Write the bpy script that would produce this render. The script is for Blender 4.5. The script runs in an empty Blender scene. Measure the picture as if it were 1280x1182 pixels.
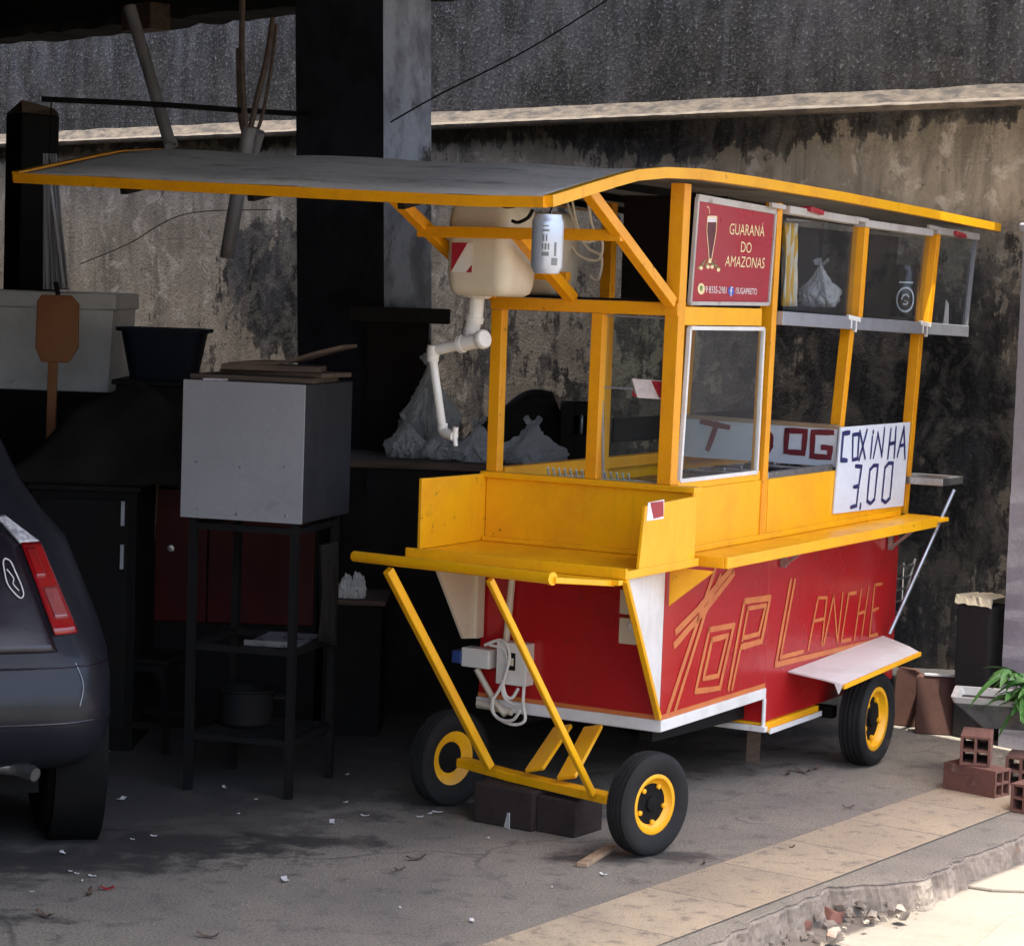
import bpy, bmesh, math, random
from mathutils import Vector, Matrix, Euler, noise as mnoise
random.seed(7)
R = math.radians
scene = bpy.context.scene
COL = scene.collection

# ------------------------------------------------------------------ camera
CAM_H, F_PX, PITCH, ROLL = 1.75, 2987.37, 0.0763, 0.0339
fwd = Vector((0, math.cos(PITCH), -math.sin(PITCH)))
up0 = Vector((0, math.sin(PITCH), math.cos(PITCH)))
rt0 = Vector((1, 0, 0))
cr, sr = math.cos(ROLL), math.sin(ROLL)
rgt = rt0 * cr + up0 * sr          # image +x axis in world
upv = up0 * cr - rt0 * sr
cam_d = bpy.data.cameras.new("camera")
cam_d.sensor_width = 36; cam_d.sensor_fit = 'HORIZONTAL'
cam_d.lens = 36 * F_PX / 1280
cam_d.clip_start = 0.05; cam_d.clip_end = 2000
cam = bpy.data.objects.new("camera", cam_d); COL.objects.link(cam)
m = Matrix.Identity(4)
for i in range(3):
    m[i][0], m[i][1], m[i][2] = rgt[i], upv[i], -fwd[i]
m[2][3] = CAM_H
cam.matrix_world = m
scene.camera = cam

# ------------------------------------------------------------------ sky, sun, exposure
WDIR = Vector((-0.673, 0.740, 0)).normalized()      # run of the boundary wall, away from the street
WN = Vector((-WDIR.y, WDIR.x, 0))                   # its face towards the yard
CDIR = Vector((0.61, 0.79, 0)).normalized()         # run of the kerb
SUN_EL = R(80)
az = (-WDIR) * 0.995 + WN * 0.10
az.normalize()
to_sun = (az * math.cos(SUN_EL) + Vector((0, 0, math.sin(SUN_EL)))).normalized()
w = bpy.data.worlds.new("World"); scene.world = w; w.use_nodes = True
nt = w.node_tree
sky = nt.nodes.new('ShaderNodeTexSky'); sky.sky_type = 'NISHITA'; sky.sun_disc = False
sky.sun_elevation = SUN_EL; sky.sun_rotation = math.atan2(az.x, az.y)
sky.dust_density = 5.0; sky.air_density = 0.8; sky.ozone_density = 0.4
bg = nt.nodes['Background']; bg.inputs[1].default_value = 0.15
nt.links.new(sky.outputs[0], bg.inputs[0])
sd = bpy.data.lights.new("sun", 'SUN'); sd.energy = 2.6; sd.angle = R(0.5); sd.color = (1, .965, .90)
sun = bpy.data.objects.new("sun", sd); COL.objects.link(sun)
sun.rotation_euler = (-to_sun).to_track_quat('-Z', 'Y').to_euler()
vs = scene.view_settings
vs.view_transform = 'Standard'; vs.look = 'None'; vs.gamma = 1; vs.use_curve_mapping = False
vs.exposure = 2.42
scene.cycles.max_bounces = 10; scene.cycles.diffuse_bounces = 5
scene.cycles.transparent_max_bounces = 16

# ------------------------------------------------------------------ photo measurements -> points in the place
CART_O = Vector((0.513, 7.75, 0)); CART_YAW = 0.5189
cc, cs = math.cos(CART_YAW), math.sin(CART_YAW)
def ray(u, v):
    a, b = (u - 640) / F_PX, (v - 591) / F_PX
    return fwd + rgt * a - upv * b
def G(u, v, z=0.0):                     # on a level plane
    q = ray(u, v); return Vector((0, 0, CAM_H)) + q * ((z - CAM_H) / q.z)
def D(u, v, y):                         # at a depth
    q = ray(u, v); return Vector((0, 0, CAM_H)) + q * (y / q.y)
def to_cart(p):
    x, y = p.x - CART_O.x, p.y - CART_O.y
    return Vector((x * cc - y * cs, x * cs + y * cc, p.z))
def cvec(q): return Vector((q.x * cc - q.y * cs, q.x * cs + q.y * cc, q.z))
CO = to_cart(Vector((0, 0, CAM_H)))
def C(u, v, X=None, Y=None, z=None):    # on a plane of the cart, in cart coordinates
    q = cvec(ray(u, v))
    if X is not None: t = (X - CO.x) / q.x
    elif Y is not None: t = (Y - CO.y) / q.y
    else: t = (z - CO.z) / q.z
    return CO + q * t
def CP(u, v, P, n):
    q = cvec(ray(u, v)); return CO + q * ((P - CO).dot(n) / q.dot(n))

# ------------------------------------------------------------------ materials
MATS = {}
def nd(t, kind, **kw):
    n = t.nodes.new(kind)
    for k, v in kw.items(): setattr(n, k, v)
    return n
def ramp(t, src, stops):
    r = nd(t, 'ShaderNodeValToRGB'); e = r.color_ramp.elements
    while len(e) > 1: e.remove(e[-1])
    e[0].position, e[0].color = stops[0][0], (*stops[0][1], 1) if len(stops[0][1]) == 3 else stops[0][1]
    for p, c in stops[1:]:
        x = e.new(p); x.color = (*c, 1)
    t.links.new(src, r.inputs[0]); return r.outputs[0]
def g3(v): return (v, v, v)
def noise(t, vec, scale, detail=6, rough=.6, dist=0):
    n = nd(t, 'ShaderNodeTexNoise'); n.inputs['Scale'].default_value = scale
    n.inputs['Detail'].default_value = detail; n.inputs['Roughness'].default_value = rough
    n.inputs['Distortion'].default_value = dist
    if vec is not None: t.links.new(vec, n.inputs['Vector'])
    return n.outputs['Fac']
def mixc(t, fac, a, b, mode='MIX'):
    n = nd(t, 'ShaderNodeMix', data_type='RGBA', blend_type=mode)
    for sock, val in ((n.inputs[0], fac), (n.inputs[6], a), (n.inputs[7], b)):
        if isinstance(val, (int, float)): sock.default_value = val
        elif isinstance(val, tuple): sock.default_value = (*val, 1) if len(val) == 3 else val
        else: t.links.new(val, sock)
    return n.outputs[2]
def math_(t, op, a, b=0.0, clamp=False):
    n = nd(t, 'ShaderNodeMath', operation=op, use_clamp=clamp)
    for i, val in ((0, a), (1, b)):
        if isinstance(val, (int, float)): n.inputs[i].default_value = val
        else: t.links.new(val, n.inputs[i])
    return n.outputs[0]
def mapping(t, vec, scale=(1, 1, 1), loc=(0, 0, 0), rot=(0, 0, 0)):
    n = nd(t, 'ShaderNodeMapping'); n.inputs['Scale'].default_value = scale
    n.inputs['Location'].default_value = loc; n.inputs['Rotation'].default_value = rot
    t.links.new(vec, n.inputs['Vector']); return n.outputs[0]
def new_mat(name):
    mt = bpy.data.materials.new(name); mt.use_nodes = True; MATS[name] = mt
    t = mt.node_tree; b = t.nodes['Principled BSDF']
    tc = nd(t, 'ShaderNodeTexCoord').outputs['Object']
    return mt, t, b, tc
def bump(t, b, h, strength=.3, dist=.01):
    n = nd(t, 'ShaderNodeBump'); n.inputs['Strength'].default_value = strength; n.inputs['Distance'].default_value = dist
    t.links.new(h, n.inputs['Height']); t.links.new(n.outputs[0], b.inputs['Normal'])
def PM(name, col, col2=None, scale=5, lo=.45, hi=.7, rough=.5, metal=0, bmp=.15, grain=.12, gscale=60, stretch=(1, 1, 1), dirt=None, dlo=.6, dhi=.75, dscale=9, spec=.5, coat=0, chips=None):
    mt, t, b, tc = new_mat(name)
    v = mapping(t, tc, stretch)
    c2 = col2 or tuple(x * .72 for x in col)
    n1 = noise(t, v, scale, 7, .62)
    c = mixc(t, ramp(t, n1, [(lo, g3(0)), (hi, g3(1))]), col, c2)
    n2 = noise(t, v, gscale, 5, .7)
    c = mixc(t, grain, c, ramp(t, n2, [(.3, g3(.25)), (.7, g3(1))]), 'MULTIPLY')
    if dirt:
        n3 = noise(t, v, dscale, 10, .7)
        c = mixc(t, ramp(t, n3, [(dlo, g3(0)), (dhi, g3(1))]), c, dirt)
    if chips:
        n4 = noise(t, v, 24, 8, .78); n5 = noise(t, v, 2.6, 5, .6)
        k = math_(t, 'ADD', n4, math_(t, 'MULTIPLY', math_(t, 'SUBTRACT', n5, .5), .55))
        c = mixc(t, ramp(t, k, [(.672, g3(0)), (.695, g3(1))]), c, chips)
        n6 = noise(t, mapping(t, tc, (14, 14, 1.2)), 2, 6, .6)
        c = mixc(t, ramp(t, n6, [(.58, g3(0)), (.76, g3(.35))]), c, tuple(x * .5 for x in col))
    t.links.new(c, b.inputs['Base Color'])
    t.links.new(ramp(t, n1, [(.3, g3(max(0, rough - .1))), (.75, g3(min(1, rough + .15)))]), b.inputs['Roughness'])
    b.inputs['Metallic'].default_value = metal
    b.inputs['Specular IOR Level'].default_value = spec
    b.inputs['Coat Weight'].default_value = coat
    if bmp: bump(t, b, n2, bmp, .004)
    return mt
yellow = PM('yellow enamel', (.87, .42, .004), (.78, .34, .004), 4, chips=(.13, .05, .02), rough=.36, bmp=.06, grain=.1, dirt=(.30, .13, .02), dlo=.66, dhi=.80, dscale=7)
orange = PM('orange rack paint', (.80, .335, .004), (.70, .26, .004), 4, chips=(.16, .06, .02), rough=.4, bmp=.06, dirt=(.25, .09, .02), dlo=.64, dhi=.8)
red = PM('red enamel', (.40, .012, .014), (.34, .010, .012), 3, chips=(.12, .03, .025), rough=.22, bmp=.04, grain=.07, dirt=(.16, .012, .012), dlo=.66, dhi=.85)
whitep = PM('white paint', (.72, .70, .66), (.58, .55, .50), 5, rough=.5, dirt=(.30, .24, .16), dlo=.63, dhi=.8)
letter_orange = PM('orange brush lettering', (.58, .17, .045), (.48, .11, .035), 9, rough=.45, bmp=.05)
navy = PM('navy brush lettering', (.018, .02, .10), (.03, .03, .14), 12, rough=.5, bmp=.05)
maroon = PM('maroon brush lettering', (.17, .02, .03), (.12, .015, .025), 12, rough=.5, bmp=.05)
signw = PM('white sign board', (.66, .70, .76), (.58, .62, .68), 6, rough=.4, bmp=.04, dirt=(.4, .38, .34), dlo=.68, dhi=.8)
banner_red = PM('banner vinyl', (.34, .022, .035), (.30, .02, .03), 3, rough=.3, bmp=.02, grain=.04)
cream = PM('cream print', (.80, .62, .34), (.75, .55, .28), 20, rough=.4, bmp=0, grain=.02)
printw = PM('white print', (.8, .72, .70), None, 20, rough=.4, bmp=0, grain=.02)
green_print = PM('green print', (.10, .22, .05), (.3, .3, .1), 40, rough=.4, bmp=0)
dark_print = PM('dark print', (.10, .012, .02), None, 20, rough=.4, bmp=0, grain=.02)
blue_print = PM('blue print', (.05, .10, .45), None, 20, rough=.4, bmp=0, grain=.02)
alu = PM('brushed aluminium', (.36, .37, .40), (.28, .29, .32), 8, rough=.42, metal=.55, bmp=.05)
steel = PM('stainless steel', (.42, .42, .42), (.30, .30, .30), 9, rough=.3, metal=.9, bmp=.06, dirt=(.12, .09, .06), dlo=.6)
roofsheet = PM('dusty grey roof sheet', (.78, .69, .60), (.62, .55, .48), 3, .4, .65, rough=.75, bmp=.3, grain=.3, stretch=(.5, 1.6, 1), dirt=(.28, .245, .21), dlo=.54, dhi=.70, dscale=7, spec=.1)
soffit = PM('pale roof lining', (.45, .42, .38), (.35, .31, .27), 5, rough=.7, dirt=(.16, .12, .09), dlo=.6)
rubber = PM('tyre rubber', (.011, .011, .0115), (.022, .0205, .0185), 6, rough=.75, bmp=.25, grain=.2, dirt=(.06, .053, .043), dlo=.60, dhi=.8, spec=.25)
blackp = PM('black grime', (.006, .006, .006), (.010, .009, .008), 5, rough=.7, spec=.12)
iron = PM('dark painted iron', (.009, .009, .0095), (.014, .011, .009), 8, rough=.65, dirt=(.03, .017, .01), dlo=.66, spec=.12)
plastic_cream = PM('cream plastic', (.66, .58, .44), (.58, .50, .36), 4, rough=.4, bmp=.04, grain=.06, dirt=(.34, .26, .17), dlo=.64)
plastic_white = PM('white plastic', (.72, .69, .62), (.62, .58, .50), 8, rough=.35, bmp=.03, grain=.06, dirt=(.35, .30, .22), dlo=.66)
pvc_grey = PM('grey pvc pipe', (.30, .30, .31), (.20, .20, .20), 6, rough=.45, bmp=.05, dirt=(.08, .07, .06), dlo=.55)
rope_m = PM('frayed rope', (.14, .10, .08), (.08, .06, .05), 20, rough=.9, bmp=.5)
wood = PM('weathered wood', (.10, .065, .042), (.05, .032, .022), 6, rough=.8, stretch=(.6, 6, 6), bmp=.4)
wood_pale = PM('pale wood', (.36, .25, .15), (.24, .16, .10), 6, rough=.8, stretch=(1, 6, 6), bmp=.3)
terracotta = PM('fired clay', (.165, .070, .048), (.11, .050, .037), 8, rough=.85, bmp=.4, grain=.25, dirt=(.26, .20, .16), dlo=.62)
clay_dark = PM('stained clay slab', (.07, .034, .025), (.05, .027, .022), 6, rough=.8, bmp=.35, dirt=(.04, .035, .03), dlo=.55, spec=.12)
block_m = PM('dark concrete block', (.042, .030, .026), (.028, .021, .018), 8, rough=.9, bmp=.5, grain=.3, spec=.15)
boxgrey = PM('grey laminate', (.27, .27, .275), (.23, .23, .235), 3, rough=.55, bmp=.08, grain=.16, gscale=90, dirt=(.14, .135, .13), dlo=.64, dhi=.8, dscale=5)
blue_dark = PM('dark blue plastic', (.007, .0095, .018), (.010, .011, .016), 5, rough=.5, spec=.12)
brown_paddle = PM('orange brown paint', (.22, .075, .012), (.17, .055, .012), 5, rough=.6, dirt=(.10, .05, .02), dlo=.62)
brown_dark = PM('dark brown panel', (.014, .010, .0085), (.009, .0068, .006), 5, rough=.7, spec=.12)
red_cab = PM('dark red enamel', (.050, .004, .0045), (.035, .0035, .004), 4, rough=.4, spec=.12)
tarp = PM('dusty dark tarpaulin', (.020, .018, .015), (.012, .011, .010), 4, rough=.85, bmp=.3, spec=.12)
cloth_pale = PM('pale cloth', (.42, .43, .46), (.30, .31, .35), 5, rough=.9, stretch=(6, 6, .5))
cloth_stripe = None
paper = PM('litter paper', (.62, .61, .58), (.48, .47, .45), 30, rough=.8, bmp=.1)
carpaint = PM('faded blue grey paint', (.010, .011, .0155), (.008, .009, .012), 3, rough=.34, bmp=.02, grain=.06, spec=.25, coat=.10, dirt=(.032, .031, .034), dlo=.66, dhi=.8)
cardark = PM('dark tailgate paint', (.014, .010, .015), None, 3, rough=.25, bmp=0)
tail_red = PM('red lamp lens', (.27, .005, .008), (.17, .004, .006), 30, rough=.12, bmp=.1, coat=.6)
tail_pink = PM('smoked pink lens', (.26, .06, .06), (.20, .035, .035), 30, rough=.15, bmp=.2, coat=.6)
tail_white = PM('clear lamp lens', (.62, .60, .60), (.28, .27, .28), 50, .4, .6, rough=.12, bmp=.3, coat=.6)
chrome = PM('dull exhaust steel', (.34, .33, .32), (.22, .20, .18), 12, rough=.3, metal=.9)
canmat = PM('silver can', (.52, .56, .62), (.46, .50, .56), 5, rough=.32, metal=.45, bmp=.02, grain=.05)
can_ink = PM('grey can print', (.16, .17, .16), (.22, .23, .21), 20, rough=.4, bmp=0)
leafm = PM('leaf green', (.05, .155, .03), (.12, .25, .06), 14, rough=.45, bmp=.1)
stemm = PM('green stem', (.10, .13, .05), None, 9, rough=.6)
soil = PM('soil', (.03, .022, .016), None, 20, rough=1, bmp=.8)
basin = PM('grey cement basin', (.14, .135, .125), (.09, .085, .08), 6, rough=.85, bmp=.3, dirt=(.035, .03, .028), dlo=.5)
basin_rim = PM('pale basin rim', (.52, .51, .47), (.40, .38, .34), 8, rough=.8, bmp=.2)
blue_box = PM('blue plastic', (.03, .06, .20), None, 6, rough=.4)
black_gloss = PM('black gloss', (.012, .012, .014), None, 4, rough=.15, bmp=0)

def glass_mat(name, tint, refl=1.0, haze=0.0):
    mt = bpy.data.materials.new(name); mt.use_nodes = True; t = mt.node_tree
    for n in list(t.nodes): t.nodes.remove(n)
    out = nd(t, 'ShaderNodeOutputMaterial'); mx = nd(t, 'ShaderNodeMixShader')
    tr = nd(t, 'ShaderNodeBsdfTransparent'); tr.inputs[0].default_value = (*tint, 1)
    gl = nd(t, 'ShaderNodeBsdfGlossy'); gl.inputs['Roughness'].default_value = .03
    gl.inputs[0].default_value = (refl, refl, refl, 1)
    fr = nd(t, 'ShaderNodeFresnel'); fr.inputs[0].default_value = 1.45
    geo = nd(t, 'ShaderNodeNewGeometry')
    t.links.new(math_(t, 'MULTIPLY', fr.outputs[0], math_(t, 'SUBTRACT', 1.0, geo.outputs['Backfacing'])), mx.inputs[0]); t.links.new(tr.outputs[0], mx.inputs[1]); t.links.new(gl.outputs[0], mx.inputs[2])
    last = mx.outputs[0]
    if haze:
        df = nd(t, 'ShaderNodeBsdfDiffuse'); df.inputs[0].default_value = (.5, .5, .5, 1)
        m2 = nd(t, 'ShaderNodeMixShader'); tc = nd(t, 'ShaderNodeTexCoord').outputs['Object']
        n = noise(t, mapping(t, tc, (1, 1, .5)), 7, 6)
        t.links.new(math_(t, 'MULTIPLY', n, haze), m2.inputs[0])
        t.links.new(last, m2.inputs[1]); t.links.new(df.outputs[0], m2.inputs[2]); last = m2.outputs[0]
    t.links.new(last, out.inputs[0]); return mt
glass = glass_mat('window glass', (.88, .92, .90), 1, .03)
glass_dark = glass_mat('smoked glass', (.90, .92, .93), 1, .03)
bag_m, t_, b_, tc_ = new_mat('thin bag film')
b_.inputs['Base Color'].default_value = (.86, .86, .87, 1); b_.inputs['Roughness'].default_value = .25; b_.inputs['Alpha'].default_value = .74; b_.inputs['Subsurface Weight'].default_value = .5; b_.inputs['Subsurface Radius'].default_value = (.03, .03, .03); b_.inputs['Subsurface Scale'].default_value = 1

_n = noise(t_, tc_, 16, 5, .6, 2.5); _m = noise(t_, tc_, 42, 4, .6, 1.5)
bump(t_, b_, math_(t_, 'ADD', math_(t_, 'ABSOLUTE', math_(t_, 'SUBTRACT', _n, .5)), math_(t_, 'MULTIPLY', math_(t_, 'ABSOLUTE', math_(t_, 'SUBTRACT', _m, .5)), .5)), 1.0, .06)

# stained wall
def wall_material():
    mt, t, b, tc = new_mat('mildewed render')
    sep = nd(t, 'ShaderNodeSeparateXYZ'); t.links.new(tc, sep.inputs[0])
    zn = math_(t, 'DIVIDE', sep.outputs[2], 5)
    n1 = noise(t, mapping(t, tc, (1, 1, .8)), 2.1, 12, .68, .5)
    n2 = noise(t, mapping(t, tc, (3.2, 3.2, .6)), 1.8, 12, .72, .6)      # vertical runs
    n3 = noise(t, tc, 13, 10, .72); n4 = noise(t, tc, 52, 6, .72, .4); n6 = noise(t, tc, 4.6, 10, .7, .6)
    tan = mixc(t, ramp(t, n1, [(.38, g3(0)), (.62, g3(1))]), (.195, .17, .132), (.315, .283, .226))
    tan = mixc(t, ramp(t, n2, [(.48, g3(0)), (.62, g3(.7))]), tan, (.10, .09, .077))
    tan = mixc(t, ramp(t, n6, [(.54, g3(0)), (.60, g3(.9))]), tan, (.37, .34, .285))
    tan = mixc(t, ramp(t, n3, [(.58, g3(0)), (.66, g3(.75))]), tan, (.075, .068, .055))
    zr = ramp(t, zn, [(0, g3(.66)), (.16, g3(.60)), (.27, g3(.55)), (.36, g3(.47)), (.43, g3(.39)), (.49, g3(.41)), (.505, g3(.62)), (.52, g3(.90)), (.56, g3(1)), (1, g3(1))])
    msum = zr
    for nn_, k in ((n1, 1.7), (n2, .9), (n3, .8), (n6, .7)):
        msum = math_(t, 'ADD', msum, math_(t, 'MULTIPLY', math_(t, 'SUBTRACT', nn_, .5), k))
    for (px, pz, rx, rz, amt) in ((5.15, 1.75, .85, .50, .80), (6.4, 1.9, 3.6, .9, -.24), (.3, 2.35, 1.6, .35, -.2), (.45, 1.3, 1.3, .75, .30), (1.9, 2.5, 1.5, .14, .35)):
        v = mapping(t, tc, (1 / rx, 0, 1 / rz), (-px / rx, 0, -pz / rz))
        ln = nd(t, 'ShaderNodeVectorMath', operation='LENGTH'); t.links.new(v, ln.inputs[0])
        k = math_(t, 'MULTIPLY', math_(t, 'SUBTRACT', 1.0, math_(t, 'POWER', ln.outputs['Value'], 2.0), True), amt)
        msum = math_(t, 'ADD', msum, k)
    mask = ramp(t, msum, [(.51, g3(0)), (.57, g3(.85)), (.72, g3(1))])
    n5 = noise(t, mapping(t, tc, (2.2, 2.2, .55)), 2.2, 9, .68, .3)
    mold = mixc(t, ramp(t, n5, [(.44, g3(0)), (.64, g3(1))]), (.012, .0115, .011), (.054, .054, .058))
    mold = mixc(t, math_(t, 'MULTIPLY', ramp(t, n6, [(.47, g3(0)), (.60, g3(.85))]), ramp(t, zn, [(.48, g3(1)), (.54, g3(.2))])), mold, (.135, .125, .105))
    c = mixc(t, mask, tan, mold)
    hi = ramp(t, zn, [(0, g3(.3)), (.49, g3(.35)), (.55, g3(1))])
    spk = math_(t, 'MULTIPLY', ramp(t, n4, [(.54, g3(0)), (.66, g3(1))]), ramp(t, n3, [(.38, g3(.05)), (.62, g3(1))]))
    c = mixc(t, math_(t, 'MULTIPLY', math_(t, 'MULTIPLY', spk, mask), math_(t, 'MULTIPLY', hi, .6)), c, (.30, .30, .305))
    t.links.new(c, b.inputs['Base Color']); b.inputs['Roughness'].default_value = .95; b.inputs['Specular IOR Level'].default_value = .2
    bump(t, b, math_(t, 'ADD', math_(t, 'MULTIPLY', n3, .8), math_(t, 'MULTIPLY', n4, .4)), .9, .03)
    return mt
wallm = wall_material()
ledgem = PM('weathered coping', (.125, .100, .072), (.06, .05, .041), 9, .40, .62, rough=.9, bmp=.8, grain=.5, gscale=25, dirt=(.035, .03, .026), dlo=.52, dhi=.64, stretch=(1, 3, 3))
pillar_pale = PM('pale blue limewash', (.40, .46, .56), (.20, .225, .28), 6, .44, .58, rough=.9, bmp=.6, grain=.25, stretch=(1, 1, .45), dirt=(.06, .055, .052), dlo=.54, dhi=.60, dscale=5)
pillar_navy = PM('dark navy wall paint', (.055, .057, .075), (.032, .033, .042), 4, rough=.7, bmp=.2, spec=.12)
conc_dark = PM('sooty concrete', (.030, .028, .027), (.016, .015, .015), 4, rough=.95, bmp=.6, grain=.3, dirt=(.07, .062, .056), dlo=.64, spec=.12)
inner_wall = PM('grimy garage wall', (.022, .020, .020), (.014, .013, .013), 2, rough=.95, bmp=.3, spec=.12)
gate_conc = PM('pale lilac render', (.36, .345, .37), (.29, .28, .295), 4, rough=.9, bmp=.5, grain=.2, stretch=(1, 1, .6), dirt=(.14, .13, .125), dlo=.62)
stub_m = PM('black stained masonry', (.022, .019, .017), (.035, .03, .026), 6, rough=.95, bmp=.6)
stub_top = PM('cream masonry top', (.55, .48, .34), (.42, .36, .25), 12, rough=.9, bmp=.5)

def floor_material():
    mt, t, b, tc = new_mat('worn concrete floor')
    n1 = noise(t, tc, 1.3, 9, .65, .3); n2 = noise(t, tc, 9, 8, .7); n3 = noise(t, tc, 140, 3, .6); n4 = noise(t, mapping(t, tc, (1, 2.2, 1), (3, 1, 0), (0, 0, .6)), 3.2, 8, .65)
    c = mixc(t, ramp(t, n1, [(.35, g3(0)), (.68, g3(1))]), (.165, .147, .122), (.265, .23, .178))
    c = mixc(t, ramp(t, n2, [(.52, g3(0)), (.72, g3(.55))]), c, (.088, .079, .069))
    c = mixc(t, ramp(t, n4, [(.63, g3(0)), (.72, g3(.6))]), c, (.06, .056, .054))
    vo = nd(t, 'ShaderNodeTexVoronoi', feature='DISTANCE_TO_EDGE'); vo.inputs['Scale'].default_value = .8
    wv = nd(t, 'ShaderNodeVectorMath', operation='ADD'); nv = nd(t, 'ShaderNodeTexNoise'); nv.inputs['Scale'].default_value = 2.6; nv.inputs['Detail'].default_value = 8
    t.links.new(tc, nv.inputs['Vector']); sc_ = nd(t, 'ShaderNodeVectorMath', operation='SCALE'); sc_.inputs['Scale'].default_value = .5; t.links.new(nv.outputs['Color'], sc_.inputs[0])
    t.links.new(tc, wv.inputs[0]); t.links.new(sc_.outputs[0], wv.inputs[1]); t.links.new(wv.outputs[0], vo.inputs['Vector'])
    crk = math_(t, 'MULTIPLY', ramp(t, vo.outputs['Distance'], [(0, g3(1)), (.006, g3(.9)), (.011, g3(0))]), ramp(t, n1, [(.48, g3(0)), (.60, g3(.5))]))
    c = mixc(t, crk, c, (.035, .031, .028))
    n7 = noise(t, tc, 330, 2, .5); n8 = noise(t, tc, 60, 6, .75)
    c = mixc(t, ramp(t, n7, [(.66, g3(0)), (.72, g3(.7))]), c, (.36, .32, .27))
    c = mixc(t, ramp(t, n8, [(.56, g3(0)), (.66, g3(.65))]), c, (.062, .057, .051))
    # shade of the inner garage painted into the floor colour, with a ragged front
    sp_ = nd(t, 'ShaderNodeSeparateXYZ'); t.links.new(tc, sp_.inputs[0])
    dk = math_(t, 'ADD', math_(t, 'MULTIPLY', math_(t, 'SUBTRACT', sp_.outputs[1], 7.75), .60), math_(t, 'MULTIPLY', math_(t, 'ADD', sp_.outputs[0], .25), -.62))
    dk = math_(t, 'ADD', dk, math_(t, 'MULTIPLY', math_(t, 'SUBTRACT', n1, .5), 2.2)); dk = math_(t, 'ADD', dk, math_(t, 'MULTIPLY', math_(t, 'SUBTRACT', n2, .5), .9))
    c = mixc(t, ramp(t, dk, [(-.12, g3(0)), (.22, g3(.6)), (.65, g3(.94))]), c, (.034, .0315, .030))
    c = mixc(t, .6, c, ramp(t, n3, [(.35, g3(.35)), (.65, g3(1.35))]), 'MULTIPLY')
    wet = None
    for (px, py, rx, ry) in ((-1.02, 7.30, .42, .22), (-.62, 7.42, .3, .1), (-1.3, 7.05, .5, .2), (.33, 7.33, .20, .10), (.55, 7.38, .15, .09), (.05, 7.95, .35, .2)):
        v = mapping(t, tc, (1 / rx, 1 / ry, 0), (-px / rx, -py / ry, 0))
        ln = nd(t, 'ShaderNodeVectorMath', operation='LENGTH'); t.links.new(v, ln.inputs[0])
        k = math_(t, 'SUBTRACT', 1.25, ln.outputs['Value'], True)
        wet = k if wet is None else math_(t, 'MAXIMUM', wet, k)
    wet = math_(t, 'ADD', wet, math_(t, 'MULTIPLY', math_(t, 'SUBTRACT', n2, .5), 2.6))
    wm = ramp(t, wet, [(.15, g3(0)), (.75, g3(1))])
    c = mixc(t, math_(t, 'MULTIPLY', wm, .8), c, (.032, .030, .030))
    t.links.new(c, b.inputs['Base Color'])
    t.links.new(ramp(t, wm, [(0, g3(.9)), (1, g3(.6))]), b.inputs['Roughness'])
    bump(t, b, math_(t, 'ADD', n3, n2), .35, .006)
    return mt
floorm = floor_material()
def tile_material():
    mt, t, b, tc = new_mat('beige paving tiles')
    br = nd(t, 'ShaderNodeTexBrick'); br.offset = .0
    br.inputs['Scale'].default_value = 1; br.inputs['Brick Width'].default_value = .42; br.inputs['Row Height'].default_value = .36
    br.inputs['Mortar Size'].default_value = .0035; br.inputs['Mortar Smooth'].default_value = .3
    br.inputs['Color1'].default_value = (.42, .335, .225, 1); br.inputs['Color2'].default_value = (.31, .245, .165, 1); br.inputs['Mortar'].default_value = (.15, .125, .10, 1)
    t.links.new(tc, br.inputs['Vector'])
    n1 = noise(t, tc, 3.5, 8, .65); n3 = noise(t, tc, 160, 3, .6); n2 = noise(t, tc, 14, 8, .7)
    c = mixc(t, ramp(t, n1, [(.4, g3(0)), (.7, g3(.7))]), br.outputs[0], (.24, .195, .145))
    c = mixc(t, ramp(t, n2, [(.54, g3(0)), (.68, g3(.8))]), c, (.12, .10, .085))
    n5 = noise(t, tc, 48, 6, .75); c = mixc(t, ramp(t, n5, [(.56, g3(0)), (.68, g3(.7))]), c, (.15, .125, .10))
    c = mixc(t, .5, c, ramp(t, n3, [(.35, g3(.5)), (.65, g3(1.2))]), 'MULTIPLY')
    t.links.new(c, b.inputs['Base Color']); b.inputs['Roughness'].default_value = .85
    bump(t, b, math_(t, 'SUBTRACT', n3, br.outputs['Fac']), .3, .006)
    return mt
tilem = tile_material()
pavem = PM('sunlit pavement concrete', (.18, .155, .122), (.135, .115, .09), 2, .4, .7, rough=.9, bmp=.4, grain=.25, gscale=90, dirt=(.12, .095, .07), dlo=.58, dhi=.74, dscale=6)
_t = pavem.node_tree; _b = _t.nodes['Principled BSDF']; _tc = nd(_t, 'ShaderNodeTexCoord').outputs['Object']
_v = nd(_t, 'ShaderNodeTexVoronoi', feature='DISTANCE_TO_EDGE'); _v.inputs['Scale'].default_value = .9
_n = nd(_t, 'ShaderNodeTexNoise'); _n.inputs['Scale'].default_value = 4; _n.inputs['Detail'].default_value = 8; _t.links.new(_tc, _n.inputs['Vector'])
_s = nd(_t, 'ShaderNodeVectorMath', operation='SCALE'); _s.inputs['Scale'].default_value = .22; _t.links.new(_n.outputs['Color'], _s.inputs[0])
_a = nd(_t, 'ShaderNodeVectorMath', operation='ADD'); _t.links.new(_tc, _a.inputs[0]); _t.links.new(_s.outputs[0], _a.inputs[1]); _t.links.new(_a.outputs[0], _v.inputs['Vector'])
_src = _b.inputs['Base Color'].links[0].from_socket
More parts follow.
